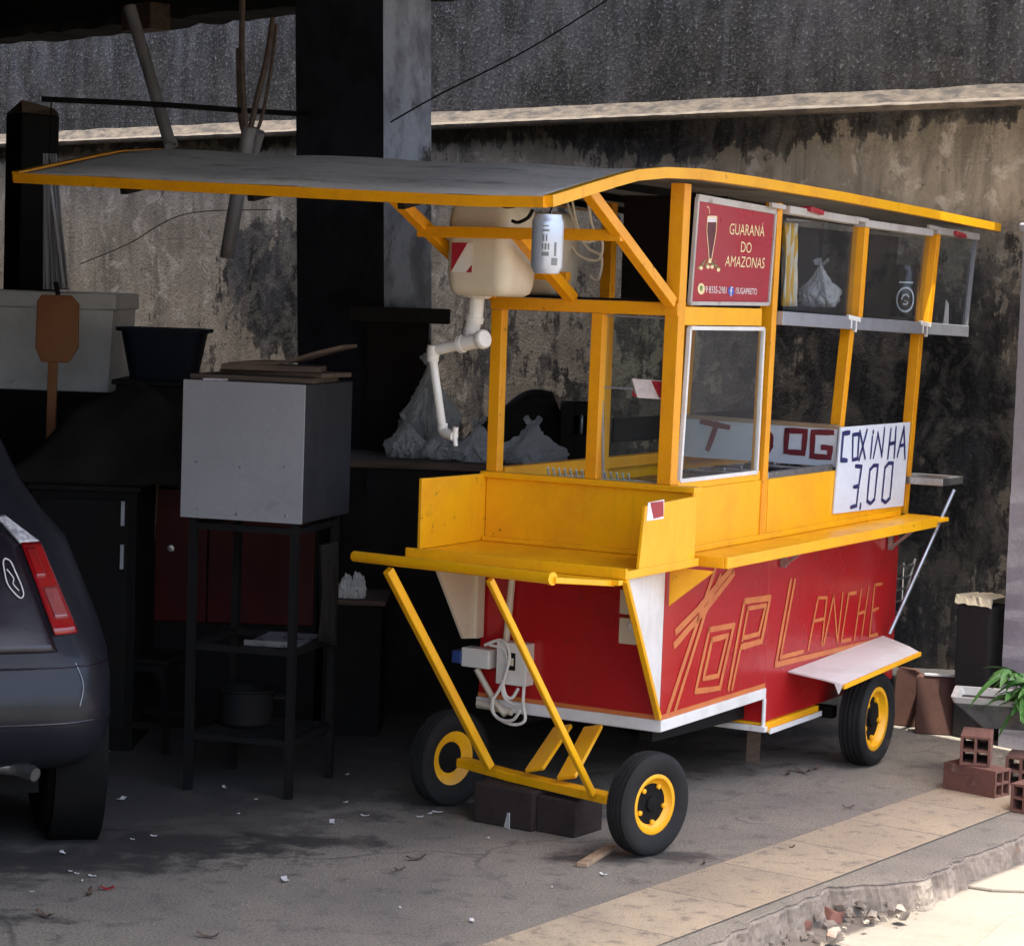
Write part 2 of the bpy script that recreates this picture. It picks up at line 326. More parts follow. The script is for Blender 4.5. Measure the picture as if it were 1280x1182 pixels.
_k = math_(_t, 'MULTIPLY', ramp(_t, _v.outputs['Distance'], [(0, g3(.8)), (.004, g3(.6)), (.009, g3(0))]), ramp(_t, noise(_t, _tc, 1.3, 4), [(.42, g3(0)), (.6, g3(1))]))
_t.links.new(mixc(_t, _k, _src, (.055, .045, .036)), _b.inputs['Base Color'])
kerbm = PM('broken kerb concrete', (.23, .19, .15), (.14, .115, .095), 9, rough=.95, bmp=.9, grain=.35, gscale=30, dirt=(.22, .10, .065), dlo=.62, dhi=.7)

# ------------------------------------------------------------------ mesh builder
class MB:
    def __init__(s): s.v, s.f = [], []
    def add(s, vs, fs):
        n = len(s.v); s.v += [Vector(p) for p in vs]; s.f += [tuple(i + n for i in f) for f in fs]; return s
    def box(s, c, d, rot=None):
        c = Vector(c); h = [x / 2 for x in d]; vs = []
        for z in (-1, 1):
            for x, y in ((-1, -1), (1, -1), (1, 1), (-1, 1)):
                p = Vector((x * h[0], y * h[1], z * h[2]))
                if rot is not None: p = rot @ p
                vs.append(c + p)
        return s.add(vs, [(3, 2, 1, 0), (4, 5, 6, 7), (0, 1, 5, 4), (1, 2, 6, 5), (2, 3, 7, 6), (3, 0, 4, 7)])
    def span(s, a, b):
        return s.box([(a[i] + b[i]) / 2 for i in range(3)], [abs(a[i] - b[i]) for i in range(3)])
    def beam(s, p, q, w, h, up=(0, 0, 1)):
        p, q = Vector(p), Vector(q); d = (q - p).normalized(); upv_ = Vector(up)
        if abs(d.dot(upv_)) > .98: upv_ = Vector((0, 1, 0))
        x = d.cross(upv_).normalized(); y = x.cross(d).normalized()
        vs = [b + x * sx * w / 2 + y * sy * h / 2 for b in (p, q) for sx, sy in ((-1, -1), (1, -1), (1, 1), (-1, 1))]
        return s.add(vs, [(0, 1, 2, 3), (7, 6, 5, 4), (1, 0, 4, 5), (2, 1, 5, 6), (3, 2, 6, 7), (0, 3, 7, 4)])
    def tube(s, pts, r, n=12, caps=True):
        pts = [Vector(p) for p in pts]; rs = r if isinstance(r, (list, tuple)) else [r] * len(pts)
        prev = None; base = len(s.v)
        for i, p in enumerate(pts):
            d = (pts[min(i + 1, len(pts) - 1)] - pts[max(i - 1, 0)]).normalized()
            if prev is None:
                a = Vector((0, 0, 1)) if abs(d.z) < .9 else Vector((1, 0, 0))
                x = d.cross(a).normalized()
            else:
                x = (prev - d * prev.dot(d)).normalized()
            prev = x; y = d.cross(x)
            for k in range(n):
                an = 2 * math.pi * k / n; s.v.append(p + (x * math.cos(an) + y * math.sin(an)) * rs[i])
        for i in range(len(pts) - 1):
            for k in range(n):
                a = base + i * n + k; b = base + i * n + (k + 1) % n
                s.f.append((a, b, b + n, a + n))
        if caps:
            s.f.append(tuple(base + k for k in reversed(range(n))))
            s.f.append(tuple(base + (len(pts) - 1) * n + k for k in range(n)))
        return s
    def lathe(s, prof, o, axis, n=32, close=False):
        o, ax = Vector(o), Vector(axis).normalized()
        a = Vector((0, 0, 1)) if abs(ax.z) < .9 else Vector((1, 0, 0))
        x = ax.cross(a).normalized(); y = ax.cross(x); base = len(s.v); m_ = len(prof)
        for r, h in prof:
            for k in range(n):
                an = 2 * math.pi * k / n; s.v.append(o + ax * h + (x * math.cos(an) + y * math.sin(an)) * r)
        for i in range(m_ if close else m_ - 1):
            for k in range(n):
                a_ = base + i * n + k; b_ = base + i * n + (k + 1) % n; c_ = base + ((i + 1) % m_) * n
                s.f.append((a_, b_, c_ + (k + 1) % n, c_ + k))
        if not close:
            if prof[0][0] > 1e-6: s.f.append(tuple(base + k for k in reversed(range(n))))
            if prof[-1][0] > 1e-6: s.f.append(tuple(base + (m_ - 1) * n + k for k in range(n)))
        return s
    def prism(s, poly, ext):
        poly = [Vector(p) for p in poly]; e = Vector(ext); n = len(poly)
        vs = poly + [p + e for p in poly]
        fs = [tuple(reversed(range(n))), tuple(range(n, 2 * n))] + [(i, (i + 1) % n, (i + 1) % n + n, i + n) for i in range(n)]
        return s.add(vs, fs)
    def grid(s, rows):
        nr, nc = len(rows), len(rows[0]); base = len(s.v)
        for r in rows: s.v += [Vector(p) for p in r]
        for i in range(nr - 1):
            for j in range(nc - 1):
                a = base + i * nc + j; s.f.append((a, a + 1, a + nc + 1, a + nc))
        return s
    def build(s, name, mat, parent=None, bevel=0, smooth=False, ang=40, fix=True, loc=None, solid=0):
        me = bpy.data.meshes.new(name); me.from_pydata([tuple(p) for p in s.v], [], s.f); me.update()
        if fix:
            bm = bmesh.new(); bm.from_mesh(me); bmesh.ops.remove_doubles(bm, verts=bm.verts, dist=1e-5) if smooth else None
            bmesh.ops.recalc_face_normals(bm, faces=bm.faces); bm.to_mesh(me); bm.free()
        for mt in (mat if isinstance(mat, list) else [mat]): me.materials.append(mt)
        if smooth:
            me.shade_smooth(); me.set_sharp_from_angle(angle=R(ang))
        o = bpy.data.objects.new(name, me); COL.objects.link(o)
        if parent is not None: o.parent = parent
        if loc is not None: o.location = loc
        if solid:
            md = o.modifiers.new('solid', 'SOLIDIFY'); md.thickness = solid
        if bevel:
            md = o.modifiers.new('bevel', 'BEVEL'); md.width = bevel; md.segments = 2; md.limit_method = 'ANGLE'; md.angle_limit = R(50)
        return o
def tag(o, label, cat, group=None, kind=None):
    if label: o['label'] = label
    if cat: o['category'] = cat
    if group: o['group'] = group
    if kind: o['kind'] = kind
    return o
def thing(name, label, cat, loc=(0, 0, 0), rz=0, group=None):
    o = bpy.data.objects.new(name, None); o.empty_display_size = .2; COL.objects.link(o)
    o.location = loc; o.rotation_euler = (0, 0, rz)
    return tag(o, label, cat, group)
def part_label(o, text): o['label'] = text; return o
def bez(pts, n=8):                       # Catmull-Rom through points
    pts = [Vector(p) for p in pts]; out = []
    for i in range(len(pts) - 1):
        p0, p1, p2, p3 = pts[max(i - 1, 0)], pts[i], pts[i + 1], pts[min(i + 2, len(pts) - 1)]
        for k in range(n):
            t = k / n
            out.append(.5 * ((2 * p1) + (p2 - p0) * t + (2 * p0 - 5 * p1 + 4 * p2 - p3) * t * t + (3 * p1 - p0 - 3 * p2 + p3) * t ** 3))
    out.append(pts[-1]); return out
def Rz(a): return Matrix.Rotation(a, 3, 'Z')
def Rx(a): return Matrix.Rotation(a, 3, 'X')
def Ry(a): return Matrix.Rotation(a, 3, 'Y')
# ================================================================== the setting
# street-side pavement: one sheet to the horizon, a step below the yard floor
PZ = -0.09
def struct(name, mb, mat, **k): return tag(mb.build(name, mat, **k), None, None, None, 'structure')
struct('pavement', MB().add([(-300, -300, PZ), (300, -300, PZ), (300, 300, PZ), (-300, 300, PZ)], [(0, 1, 2, 3)]), pavem)
edge_px = [(1280, 1042), (1250, 1056), (1215, 1067), (1190, 1080), (1165, 1091), (1150, 1101), (1132, 1101), (1105, 1105), (1075, 1104), (1055, 1108), (1036, 1108), (1022, 1117),
           (1008, 1121), (996, 1129), (980, 1132), (965, 1141), (950, 1146), (936, 1155), (921, 1162), (906, 1173), (888, 1181), (870, 1192)]
edge = [G(u, v) for u, v in edge_px]
near = [edge[-1] - CDIR * s + Vector((random.uniform(-.02, .02), random.uniform(-.02, .02), 0)) for s in (.15, .3, .5, .7, 1, 1.4, 2, 3, 4.5, 6)]
far = [edge[0] + CDIR * s for s in (4, 2.2, 1.2, .6, .25)]
top = far + edge + near
CN = Vector((CDIR.y, -CDIR.x, 0))                       # from the yard to the street
fine = []
for i in range(len(top) - 1):
    L_ = (top[i + 1] - top[i]).length; k = max(1, int(L_ / .006)) if L_ < .6 else 12
    for j in range(k):
        p = top[i].lerp(top[i + 1], j / k); q = p * 18
        fine.append(p + CN * ((mnoise.noise(q * .7) * .014 + mnoise.noise(q * 3.1) * .006 + mnoise.noise(q * 8) * .003) if L_ < .6 else 0))
top = fine + [top[-1]]
P_ = [p for p in top] + [Vector((-9, 2, 0)), Vector((-10, 18, 0)), Vector((3.0, 13, 0))]
floor_mb = MB()
n = len(P_)
floor_mb.v = [Vector((p.x, p.y, 0)) for p in P_]; floor_mb.f = [tuple(range(n))]
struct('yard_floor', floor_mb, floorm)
# kerb face: rough step below the broken edge
kf = MB(); NR = 9; rows = [[] for _ in range(NR)]
for p in top:
    for r in range(NR):
        f = r / (NR - 1); q = Vector((p.x * 14, p.y * 14, f * 2.2)); dz = (PZ - .01) * f
        d = mnoise.noise(q * .6) * .011 + mnoise.noise(q * 2.2) * .005 + mnoise.noise(q * 6.5) * .003
        rows[r].append(p + CN * ((-.008 if r == 0 else .002 + .022 * f + d * min(1, f * 4))) + Vector((0, 0, .0012 if r == 0 else dz)))
struct('kerb', kf.grid(rows), kerbm, fix=False)
# tile strip
a0, a1 = Vector((-.043, 6.277, .004)), Vector((1.593, 8.574, .004))
TD = (a1 - a0).normalized(); TN = Vector((TD.y, -TD.x, 0))
ts = MB().add([(-2.2, -.36, 0), (6, -.36, 0), (6, 0, 0), (-2.2, 0, 0)], [(0, 1, 2, 3)])
o = struct('tiled_path', ts, tilem); o.location = a0; o.rotation_euler = (0, 0, math.atan2(TD.y, TD.x))
# pavement slabs that stand a little proud beyond the kerb, with a gap between them
def slabpoly(px, z0, z1, name):
    mb = MB(); mb.prism([G(u, v, z1) for u, v in px], (0, 0, z0 - z1))
    return struct(name, mb, pavem, bevel=.006)
slabpoly([(1192, 1103), (1225, 1084), (1300, 1052), (1420, 1010), (1420, 1150), (1300, 1112), (1240, 1110)], PZ - .02, PZ + .012, 'pavement_slab')
slabpoly([(1216, 1182), (1262, 1143), (1300, 1132), (1420, 1150), (1400, 1300), (1200, 1300)], PZ - .02, PZ + .02, 'pavement_slab')
# rubble of the broken kerb
rb = MB()
def chunk(mb, c, s):
    pts = []
    for z in (-1, 1):
        for k in range(6):
            an = k * math.pi / 3 + random.uniform(-.3, .3); r = s * random.uniform(.6, 1.1) * (1 if z < 0 else .75)
            pts.append(Vector((math.cos(an) * r, math.sin(an) * r, z * s * random.uniform(.25, .6))))
    q = Euler((random.uniform(-.4, .4), random.uniform(-.4, .4), random.uniform(0, 6))).to_matrix()
    mb.add([c + q @ p for p in pts], [(5, 4, 3, 2, 1, 0), (6, 7, 8, 9, 10, 11)] + [(k, (k + 1) % 6, 6 + (k + 1) % 6, 6 + k) for k in range(6)])
for k in range(150):
    u = random.uniform(905, 1150); tt = (u - 905) / 245
    v0 = 1182 - tt * 72; v = v0 + random.uniform(-8, 34) * (.6 + .6 * (1 - abs(tt - .5)))
    if v > 1185: continue
    p = G(u, v, PZ + (.03 if random.random() < .3 else 0)); chunk(rb, p + Vector((0, 0, .006)), random.choice((.006, .008, .010, .012, .016, .022, .03)))
tag(rb.build('kerb_rubble', kerbm), 'crumbled grey rubble lying along the broken kerb edge', 'rubble', kind='stuff')
for k, (u, v, s_, rot) in enumerate(((1085, 1133, (.11, .07, .03), .5), (1040, 1150, (.09, .06, .03), 1.1), (1120, 1128, (.10, .05, .035), .2), (1002, 1160, (.07, .05, .03), .9))):
    mb = MB(); chunk(mb, Vector((0, 0, .012)), s_[0] * .55)
    o = mb.build('broken_brick', terracotta, loc=G(u, v, PZ), bevel=.003); o.rotation_euler = (0, 0, rot)
    tag(o, 'broken red brick bit among the rubble of the kerb', 'brick', 'broken bricks along the kerb')

# boundary wall
WA = Vector((1.76, 10.0, 0)) - WN * .45; WROT = math.atan2(WDIR.y, WDIR.x)
bw = thing('boundary_wall', 'tall mildewed concrete wall with pale sunlit coping behind the snack cart', 'wall', WA, WROT)
wl = MB(); wl.span((-1.3, -.25, -.12), (13, 0, 4.1)); wl.build('wall_face', wallm, bw)
lg = MB(); rows = [[], [], [], [], []]
for i in range(240):
    x = -1.3 + 14.3 * i / 239; j = lambda a: random.uniform(-a, a)
    q = mnoise.noise(Vector((x * 3, 0, 0))) * .008; q2 = mnoise.noise(Vector((x * 9, 4, 0))) * .007
    rows[0].append((x, -.01, 2.605)); rows[1].append((x, .095 + q + q2, 2.607 + j(.003))); rows[2].append((x, .10 + q + q2, 2.622 + q2 * .5))
    rows[3].append((x, .040 + q2, 2.640 + q * .6)); rows[4].append((x, -.01, 2.715 + q))
lg.grid(rows).build('coping_ledge', ledgem, bw)
# garage roof: slab over the yard and a beam over the pillars
gr = thing('garage_roof', 'sooty concrete roof beam and slab overhead at the top of the yard', 'roof')
P0 = Vector((1.328, 7.28, 0)) + Vector((.673, -.74, 0)) * .56
wedge = WA + WN * .76
def isect(p, d, q, e):
    den = d.x * e.y - d.y * e.x; t = ((q.x - p.x) * e.y - (q.y - p.y) * e.x) / den; return p + d * t
nearw = WA + WN * 7.9
backp = P0 - CN * 12.5
c1 = isect(P0, CDIR, wedge, WDIR); c2 = isect(backp, CDIR, wedge, WDIR); c3 = isect(backp, CDIR, nearw, WDIR); c4 = isect(P0, CDIR, nearw, WDIR)
gs = MB(); gs.prism([p + Vector((0, 0, 3.5)) for p in (c1, WA + WN * .76 + WDIR * 2.5, WA + WN * 1.6 + WDIR * 2.5, isect(backp, CDIR, WA + WN * 1.6, WDIR), c3, c4)], (0, 0, .16)); gs.build('roof_slab', conc_dark, gr)
fb = MB(); fb.prism([p + Vector((0, 0, 3.02)) for p in (c1, c4, c4 - CN * .2, c1 - CN * .2)], (0, 0, .479)); fb.build('front_beam', conc_dark, gr)  # unseen beam added to hold skylight off the inner garage
pb = Vector((-.53, 10.5, 0))
bm_ = MB(); rows = []
b0, b1 = pb - WDIR * 2.6 - WN * .0, pb + WDIR * 6.5
for oy, z in ((0, 3.5), (0, 3.06), (-.02, 3.02), (-.27, 3.02), (-.27, 3.5)):
    rows.append([b0.lerp(b1, i / 90) + WN * (oy + random.uniform(-.006, .006)) + Vector((0, 0, z + (random.uniform(-.012, .012) if z < 3.4 else 0))) for i in range(91)])
bm_.grid(rows).build('roof_beam', conc_dark, gr)
bk = MB()
for s, w_, h_ in ((1.95, .26, .03),):
    c = pb + WDIR * s + WN * .05; bk.box((c.x, c.y, 3.04 - h_ / 2), (w_, .12, h_ + .1), Rz(WROT))
bk.build('beam_bracket', wood, gr, bevel=.004)
# garage back wall, and an unseen side wall added to block skylight
def slabwall(name, a, b, h, th, label):
    d = (b - a); mb = MB(); mb.span((0, -th / 2, -.1), (d.length, th / 2, h))
    o = mb.build(name, inner_wall, loc=a); o.rotation_euler = (0, 0, math.atan2(d.y, d.x)); return tag(o, label, 'wall')
slabwall('garage_back_wall', c2 - CDIR * .1 + CDIR * .5, c3, 3.48, .15, 'dark grimy wall closing the depth of the garage at far left')
slabwall('unseen_side_wall', c4 - CN * .5, c3, 3.48, .15, 'unseen dark side wall added beyond the parked car to block light')
# pillar with one navy and one pale face
tl = R(-1.9)
pil = thing('pillar', 'square pillar with dark navy face and pale blue flaking side above the cart roof', 'pillar', pb, 0)
pil.rotation_euler = (0, tl, 0)
e1, e2 = WDIR * .63, Vector((.74, .673, 0)) * .272
pm = MB(); pm.prism([Vector((0, 0, -.02)), e2, e1 + e2, e1], (0, 0, 3.6)); 
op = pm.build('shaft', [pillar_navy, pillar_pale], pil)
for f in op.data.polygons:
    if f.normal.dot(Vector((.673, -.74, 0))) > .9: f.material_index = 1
# short dark post at far left with a rod to the pillar
dp = thing('broken_post', 'dark broken post at the left edge holding up a thin rod', 'post', D(38, 300, 10.2).xy.to_3d(), .6)
mb = MB(); mb.prism([(-.085, -.09, 0), (.085, -.09, 0), (.085, .09, 0), (-.085, .09, 0)], (0, 0, 2.42)); mb.build('shaft', blackp, dp, bevel=.01)
mb = MB(); mb.add([(-.085, -.09, 2.42), (.085, -.09, 2.42), (.085, .09, 2.42), (-.085, .09, 2.42), (-.075, -.06, 2.475), (.075, -.05, 2.45), (.02, .07, 2.47)], [(0, 1, 5, 4), (1, 2, 6, 5), (2, 3, 4, 6), (3, 0, 4), (4, 5, 6)]); mb.build('splintered_top', wood, dp)
mb = MB(); mb.tube(bez([D(52, 124, 10.1), D(200, 131, 10.15), D(300, 138, 10.3), D(384, 143, 10.75)], 6), .012, 8)
tag(mb.build('rod', iron, smooth=True), 'thin dark rod running from the broken post to the pillar', 'rod')
# gate pillar, low stub
gp = thing('gate_pillar', 'pale lilac concrete gate pillar at the right edge behind the plant', 'pillar', (2.235, 9.34, 0), WROT + math.pi)
mb = MB(); rows = []
for z in [i * 2.05 / 40 for i in range(41)]:
    j = lambda: random.uniform(-.0012, .0012)
    rows.append([(-.25 + j(), -.12 + j(), z), (0, -.12 + j(), z), (.25 + j(), -.12 + j(), z), (.25, .12, z), (-.25 + j(), .12, z)])
    rows[-1].append(rows[-1][0])
mb.grid(rows); mb.build('shaft', gate_conc, gp, fix=True)
mb = MB(); mb.span((-.265, -.135, 2.045), (.265, .135, 2.08)); mb.build('cap', gate_conc, gp, bevel=.008)
sp = thing('masonry_stub', 'short black stained masonry stub with pale sunlit top beside the gate pillar', 'stub wall', D(1226, 850, 9.62).xy.to_3d(), WROT + math.pi)
mb = MB(); mb.span((-.085, -.07, 0), (.085, .07, .55)); mb.build('shaft', stub_m, sp, bevel=.012)
mb = MB(); rows = [[], [], [], []]
for i in range(12):
    x = -.09 + .18 * i / 11; j = lambda a: random.uniform(-a, a)
    rows[0].append((x, .075, .55)); rows[1].append((x, .07 + j(.004), .585 + j(.006))); rows[2].append((x, -.072 + j(.004), .578 + j(.006))); rows[3].append((x, -.078, .548 + j(.004)))
mb.grid(rows).build('mortar_top', stub_top, sp, solid=.004)
# hanging pipes and ropes
pc = thing('hanging_pipe', 'grey plastic pipe hanging from the roof beam, leftmost, cut above the cart roof', 'pipe', D(213, 182, 10.6))
q = D(165, 18, 10.9) - pc.location
mb = MB(); mb.tube([(0, 0, 0), q * 1.05], .028, 16, caps=False); mb.tube([q * 1.05, (0, 0, 0)], .024, 16, caps=False); mb.build('tube', pvc_grey, pc, smooth=True, fix=False)
mb = MB(); mb.lathe([(.031, -.012), (.031, .012), (.024, .012), (.024, -.012)], (0, 0, 0.01), q, 16, True); mb.build('rim', pvc_grey, pc, smooth=True)
pc = thing('hanging_pipe', 'pale grey pipe tied up with ropes, its open end hanging below the cart roof', 'pipe', D(283, 322, 10.4))
q = D(312, 158, 10.3) - pc.location
mb = MB(); mb.tube([(0, 0, 0), q], .031, 16, caps=False); mb.tube([q, (0, 0, 0)], .026, 16, caps=False)
mb.build('tube', pvc_grey, pc, smooth=True, fix=False)
q2 = D(318, 190, 10.38) - pc.location; q3 = D(325, 165, 10.33) - pc.location
mb = MB(); mb.tube([q2 - (q3 - q2) * 2, q3], .022, 14); mb.build('stub_tube', pvc_grey, pc, smooth=True)
for k, pts in enumerate((((303, 0), (302, 70), (304, 120), (307, 158)), ((341, 22), (334, 70), (322, 120), (313, 160)), ((346, 30), (338, 90), (329, 140), (322, 162)), ((297, 60), (298, 110), (300, 150), (306, 172)))):
    mb = MB(); mb.tube(bez([D(u, v, 10.25 + .02 * k) for u, v in pts], 6), [.013 if k < 2 else .008] * 19, 7)
    tag(mb.build('rope', rope_m, smooth=True), 'frayed brown rope holding the pale hanging pipe', 'rope', 'ropes tied to the hanging pipe')
mb = MB(); mb.tube(bez([D(488, 153, 10.42), D(550, 118, 10.45), D(660, 62, 10.6), D(775, -10, 10.8)], 8), .004, 6)
tag(mb.build('overhead_wire', blackp), 'thin dark wire slanting up across the upper wall from the pillar', 'wire')
mb = MB(); mb.tube(bez([D(100, 330, 13.5), D(160, 305, 13.3), D(230, 268, 12.8), D(340, 262, 12)], 8), .003, 6)
tag(mb.build('washing_line', blackp), 'thin string sagging in front of the tan wall at left', 'string')
# ================================================================== the snack cart
cart = thing('snack_cart', 'yellow and red street snack cart with long flat roof, parked on four yellow rimmed wheels', 'food cart', CART_O, -CART_YAW)
W_, L_, SILL, BEAM, SHELF, ZB = .694, 2.18, 1.127, 1.704, .90, .336
B3 = 1.43                                   # where the bar of the third post stands
V = Vector
def pt(o, text): o['label'] = text; return o
# ---- lower body: front part, deeper rear part
b = MB()
b.span((-W_, 0, ZB + .02), (0, .84, SHELF - .012)); b.span((-W_, .84, .235), (0, 2.13, SHELF - .012))
body = b.build('lower_body', red, cart, bevel=.003)
sides = MB()
# ---- white trim under the body, yellow strip of the lower rear part
t_ = MB()
t_.span((-W_ - .004, -.008, ZB - .012), (.008, .0, ZB + .026)); t_.span((.0, 0, ZB - .012), (.008, .84, ZB + .026)); t_.span((.0, .825, .215), (.008, .845, ZB - .013))
t_.span((-.5, .812, .205), (.02, .838, .225)); t_.span((-W_, -.006, ZB - .014), (0, .82, ZB + .0))
t_.build('white_trim', whitep, cart, bevel=.002)
t_ = MB(); t_.span((-W_, .84, .205), (.012, 1.33, .234)); t_.span((.012, .846, .2), (.02, 1.33, .214)); t_.build('rear_floor_edge', yellow, cart, bevel=.003)
t_ = MB(); t_.span((.0203, .85, .196), (.026, 1.33, .2145)); t_.build('white_edge_strip', whitep, cart)
t_ = MB(); t_.span((0.0006, 0.002, ZB + .0265), (.003, .84, ZB + .043)); t_.span((-W_, -.003, ZB + .0265), (0, -.0006, ZB + .041)); t_.build('orange_pinstripe', letter_orange, cart)
# chassis rails under the body
c_ = MB()
for x in (-.6, -.1): c_.beam((x, .1, ZB - .045), (x, 2.0, ZB - .045 - .06), .05, .05)
c_.beam((-.65, 1.47, .19), (.02, 1.47, .19), .045, .045); c_.build('chassis', iron, cart)
c_ = MB(); c_.beam((-.08, .95, .215), (-.10, .99, .06), .05, .012); c_.build('hanging_flap', wood, cart)
# ---- front tray with side boards
tx0, tx1, ty = -W_, .095, -.485
t_ = MB(); t_.span((tx0, ty, SHELF - .018), (tx1, .0, SHELF)); 
t_.span((tx0, ty - .012, SHELF - .022), (tx1 + .012, ty, SHELF + .012)); t_.span((tx1, ty, SHELF - .022), (tx1 + .012, 0.02, SHELF + .004))
t_.build('front_tray', yellow, cart, bevel=.003)
t_ = MB(); t_.prism([(tx0 - .006, ty + .07, SHELF + .001), (tx0 - .006, 0, SHELF + .001), (tx0 - .006, 0, SILL), (tx0 - .006, ty + .07, SILL + .004)], (.012, 0, 0)); t_.build('tray_side_board', yellow, cart, bevel=.002)
t_ = MB(); t_.prism([(.09, -.40, SHELF + .001), (.09, -.002, SHELF + .001), (.09, -.002, SILL - .02), (.09, -.37, SILL - .03)], (.012, 0, 0)); rbd = t_.build('tray_side_board', yellow, cart, bevel=.002)
t_ = MB(); t_.span((-W_ + .008, -.006, SHELF + .001), (.0895, .006, SILL - .012)); t_.span((-W_ + .01, -.03, SHELF + .001), (.085, -.0065, SHELF + .016)); t_.build('front_panel', yellow, cart, bevel=.002)
t_ = MB(); t_.span((-W_ - .01, -.02, SILL - .0115), (.10, .035, SILL + .008)); t_.build('front_sill', yellow, cart, bevel=.002)
# sticker on the right board
def on_plane(px, fn, mat, name, parent, off, solid=.0012, nrm=None):
    pts = [fn(u, v) for u, v in px]; mb = MB(); mb.prism(pts, off * solid); return mb.build(name, mat, parent)
sx = lambda u, v: C(u, v, X=.1022)
st = on_plane([(810, 628), (830, 624), (829, 648), (808, 651)], sx, printw, 'sticker', rbd, V((1, 0, 0)))
on_plane([(813, 628), (829, 626), (829, 645), (817, 648)], lambda u, v: C(u, v, X=.1036), tail_red if False else banner_red, 'sticker_print', rbd, V((1, 0, 0)))
# ---- yellow side panel, side shelf
t_ = MB(); t_.prism([(-.004, .002, SHELF), (-.004, B3 + .02, SHELF), (-.004, B3 + .02, SILL - .012), (-.004, .002, SILL - .012)], (.012, 0, 0))
t_.span((.0085, .775, SHELF + .02), (.011, .79, SILL - .013)); t_.build('side_panel', yellow, cart, bevel=.002)
t_ = MB(); t_.span((-.004, B3 + .021, SHELF), (.008, L_ - .06, SILL + .0)); t_.build('rear_side_panel', yellow, cart, bevel=.002)
t_ = MB(); t_.span((.0085, .11, SHELF - .016), (.165, L_ - .10, SHELF + .002)); t_.span((.165, .09, SHELF - .032), (.178, L_ - .1, SHELF + .006)); t_.span((.012, .09, SHELF - .032), (.165, .108, SHELF + .005))
t_.prism([(.009, L_ - .098, SHELF - .016), (.178, L_ - .098, SHELF - .016), (.20, L_ - .03, SHELF - .012), (.009, L_ + .01, SHELF - .012)], (0, 0, .016))
t_.span((.009, .11, SHELF + .003), (.018, L_ - .12, SHELF + .024)); t_.build('side_shelf', yellow, cart, bevel=.003)
# brackets under the shelves
t_ = MB(); t_.prism([(.009, .012, SHELF - .034), (.165, .012, SHELF - .034), (.009, .012, SHELF - .16)], (0, .01, 0)); t_.build('shelf_gusset', yellow, cart)
t_ = MB(); t_.beam((.016, .93, SHELF - .034), (.016, .93, SHELF - .11), .02, .014); t_.beam((.02, .93, SHELF - .10), (.10, .93, SHELF - .034), .014, .012); t_.build('shelf_bracket', steel, cart)
t_ = MB(); t_.beam((.016, 2.0, SHELF - .034), (.016, 2.0, SHELF - .13), .02, .014); t_.beam((.02, 2.0, SHELF - .12), (.12, 2.0, SHELF - .034), .014, .012); t_.build('shelf_bracket', steel, cart)
tip, top_c, bot_c = V((.10, ty, SHELF - .024)), V((.001, -.0065, SHELF - .02)), V((.0, -.008, .37))
nn = (top_c - tip).cross(bot_c - tip).normalized()
t_ = MB(); t_.prism([tip, top_c, bot_c], nn * .008); t_.build('corner_gusset', whitep, cart)
t_ = MB(); t_.beam(tip + V((0, -.004, 0)), bot_c + V((0, -.006, 0)), .016, .02, up=(1, 0, 0)); t_.build('gusset_edge', yellow, cart, bevel=.002)
t_ = MB(); t_.prism([(-W_ - .004, -.34, SHELF - .025), (-W_ - .004, -.012, SHELF - .025), (-W_ - .004, -.012, .565), (-W_ - .004, -.12, .575)], (.010, 0, 0)); t_.span((-W_ + .0065, -.06, .57), (-W_ + .02, -.012, SHELF - .025)); t_.build('corner_gusset', plastic_cream, cart)
t_ = MB(); t_.beam((tx0, ty - .03, SHELF - .028), (.10, ty - .03, SHELF - .03), .03, .016); t_.build('tray_lip', yellow, cart, bevel=.003)

# ---- posts
def post_pts(u0, v0, u1, v1, X=None, Y=None): return C(u0, v0, X=X, Y=Y), C(u1, v1, X=X, Y=Y)
def post(a, b_, w1=.042, w2=.042, mat=None):
    mb = MB(); mb.beam(a, b_, w1, w2, up=(0, 1, 0)); return mb.build('post', mat or orange, cart, bevel=.002)
ROOFT = 2.10
a = V((-.02, .022, SILL + .0085)); post(a, V((-.016, .036, 2.112)), .05, .05)
post(V((-W_ + .022, .022, SILL + .0085)), V((-W_ + .022, .022, BEAM - .021)), .042, .042)
mx_ = C(741, 596, Y=.02).x; post(V((mx_, .022, SILL + .0085)), V((mx_ + .005, .022, BEAM - .021)), .042, .042)
P2Y0, P2Y1 = C(949, 640, X=0).y, C(971, 262, X=0).y
post(V((-.010, P2Y0, SHELF + .002)), V((-.010, P2Y1, 2.085)), .05, .04)
q0, q1 = C(1050, 530, X=0), C(1066, 410, X=0); q2, q3 = C(1064, 395, X=0), C(1076, 278, X=0)
post(V((-.021, q0.y, SILL)), V((-.021, q1.y, q1.z))); post(V((.004, q1.y, q1.z + .001)), V((.004, q3.y, q3.z)), .05, .042)
r0, r1 = C(1138, 530, X=0), C(1153, 412, X=0); r3 = C(1166, 290, X=0)
post(V((-.021, r0.y, SHELF)), V((-.021, r1.y, r1.z))); post(V((.004, r1.y, r1.z + .001)), V((.004, r3.y, r3.z)), .05, .042)
for y0, y1 in ((.80, .80), (q0.y, q1.y), (r0.y, r1.y)):
    post(V((-W_ + .022, y0, SHELF)), V((-W_ + .022, y1, 2.08)))
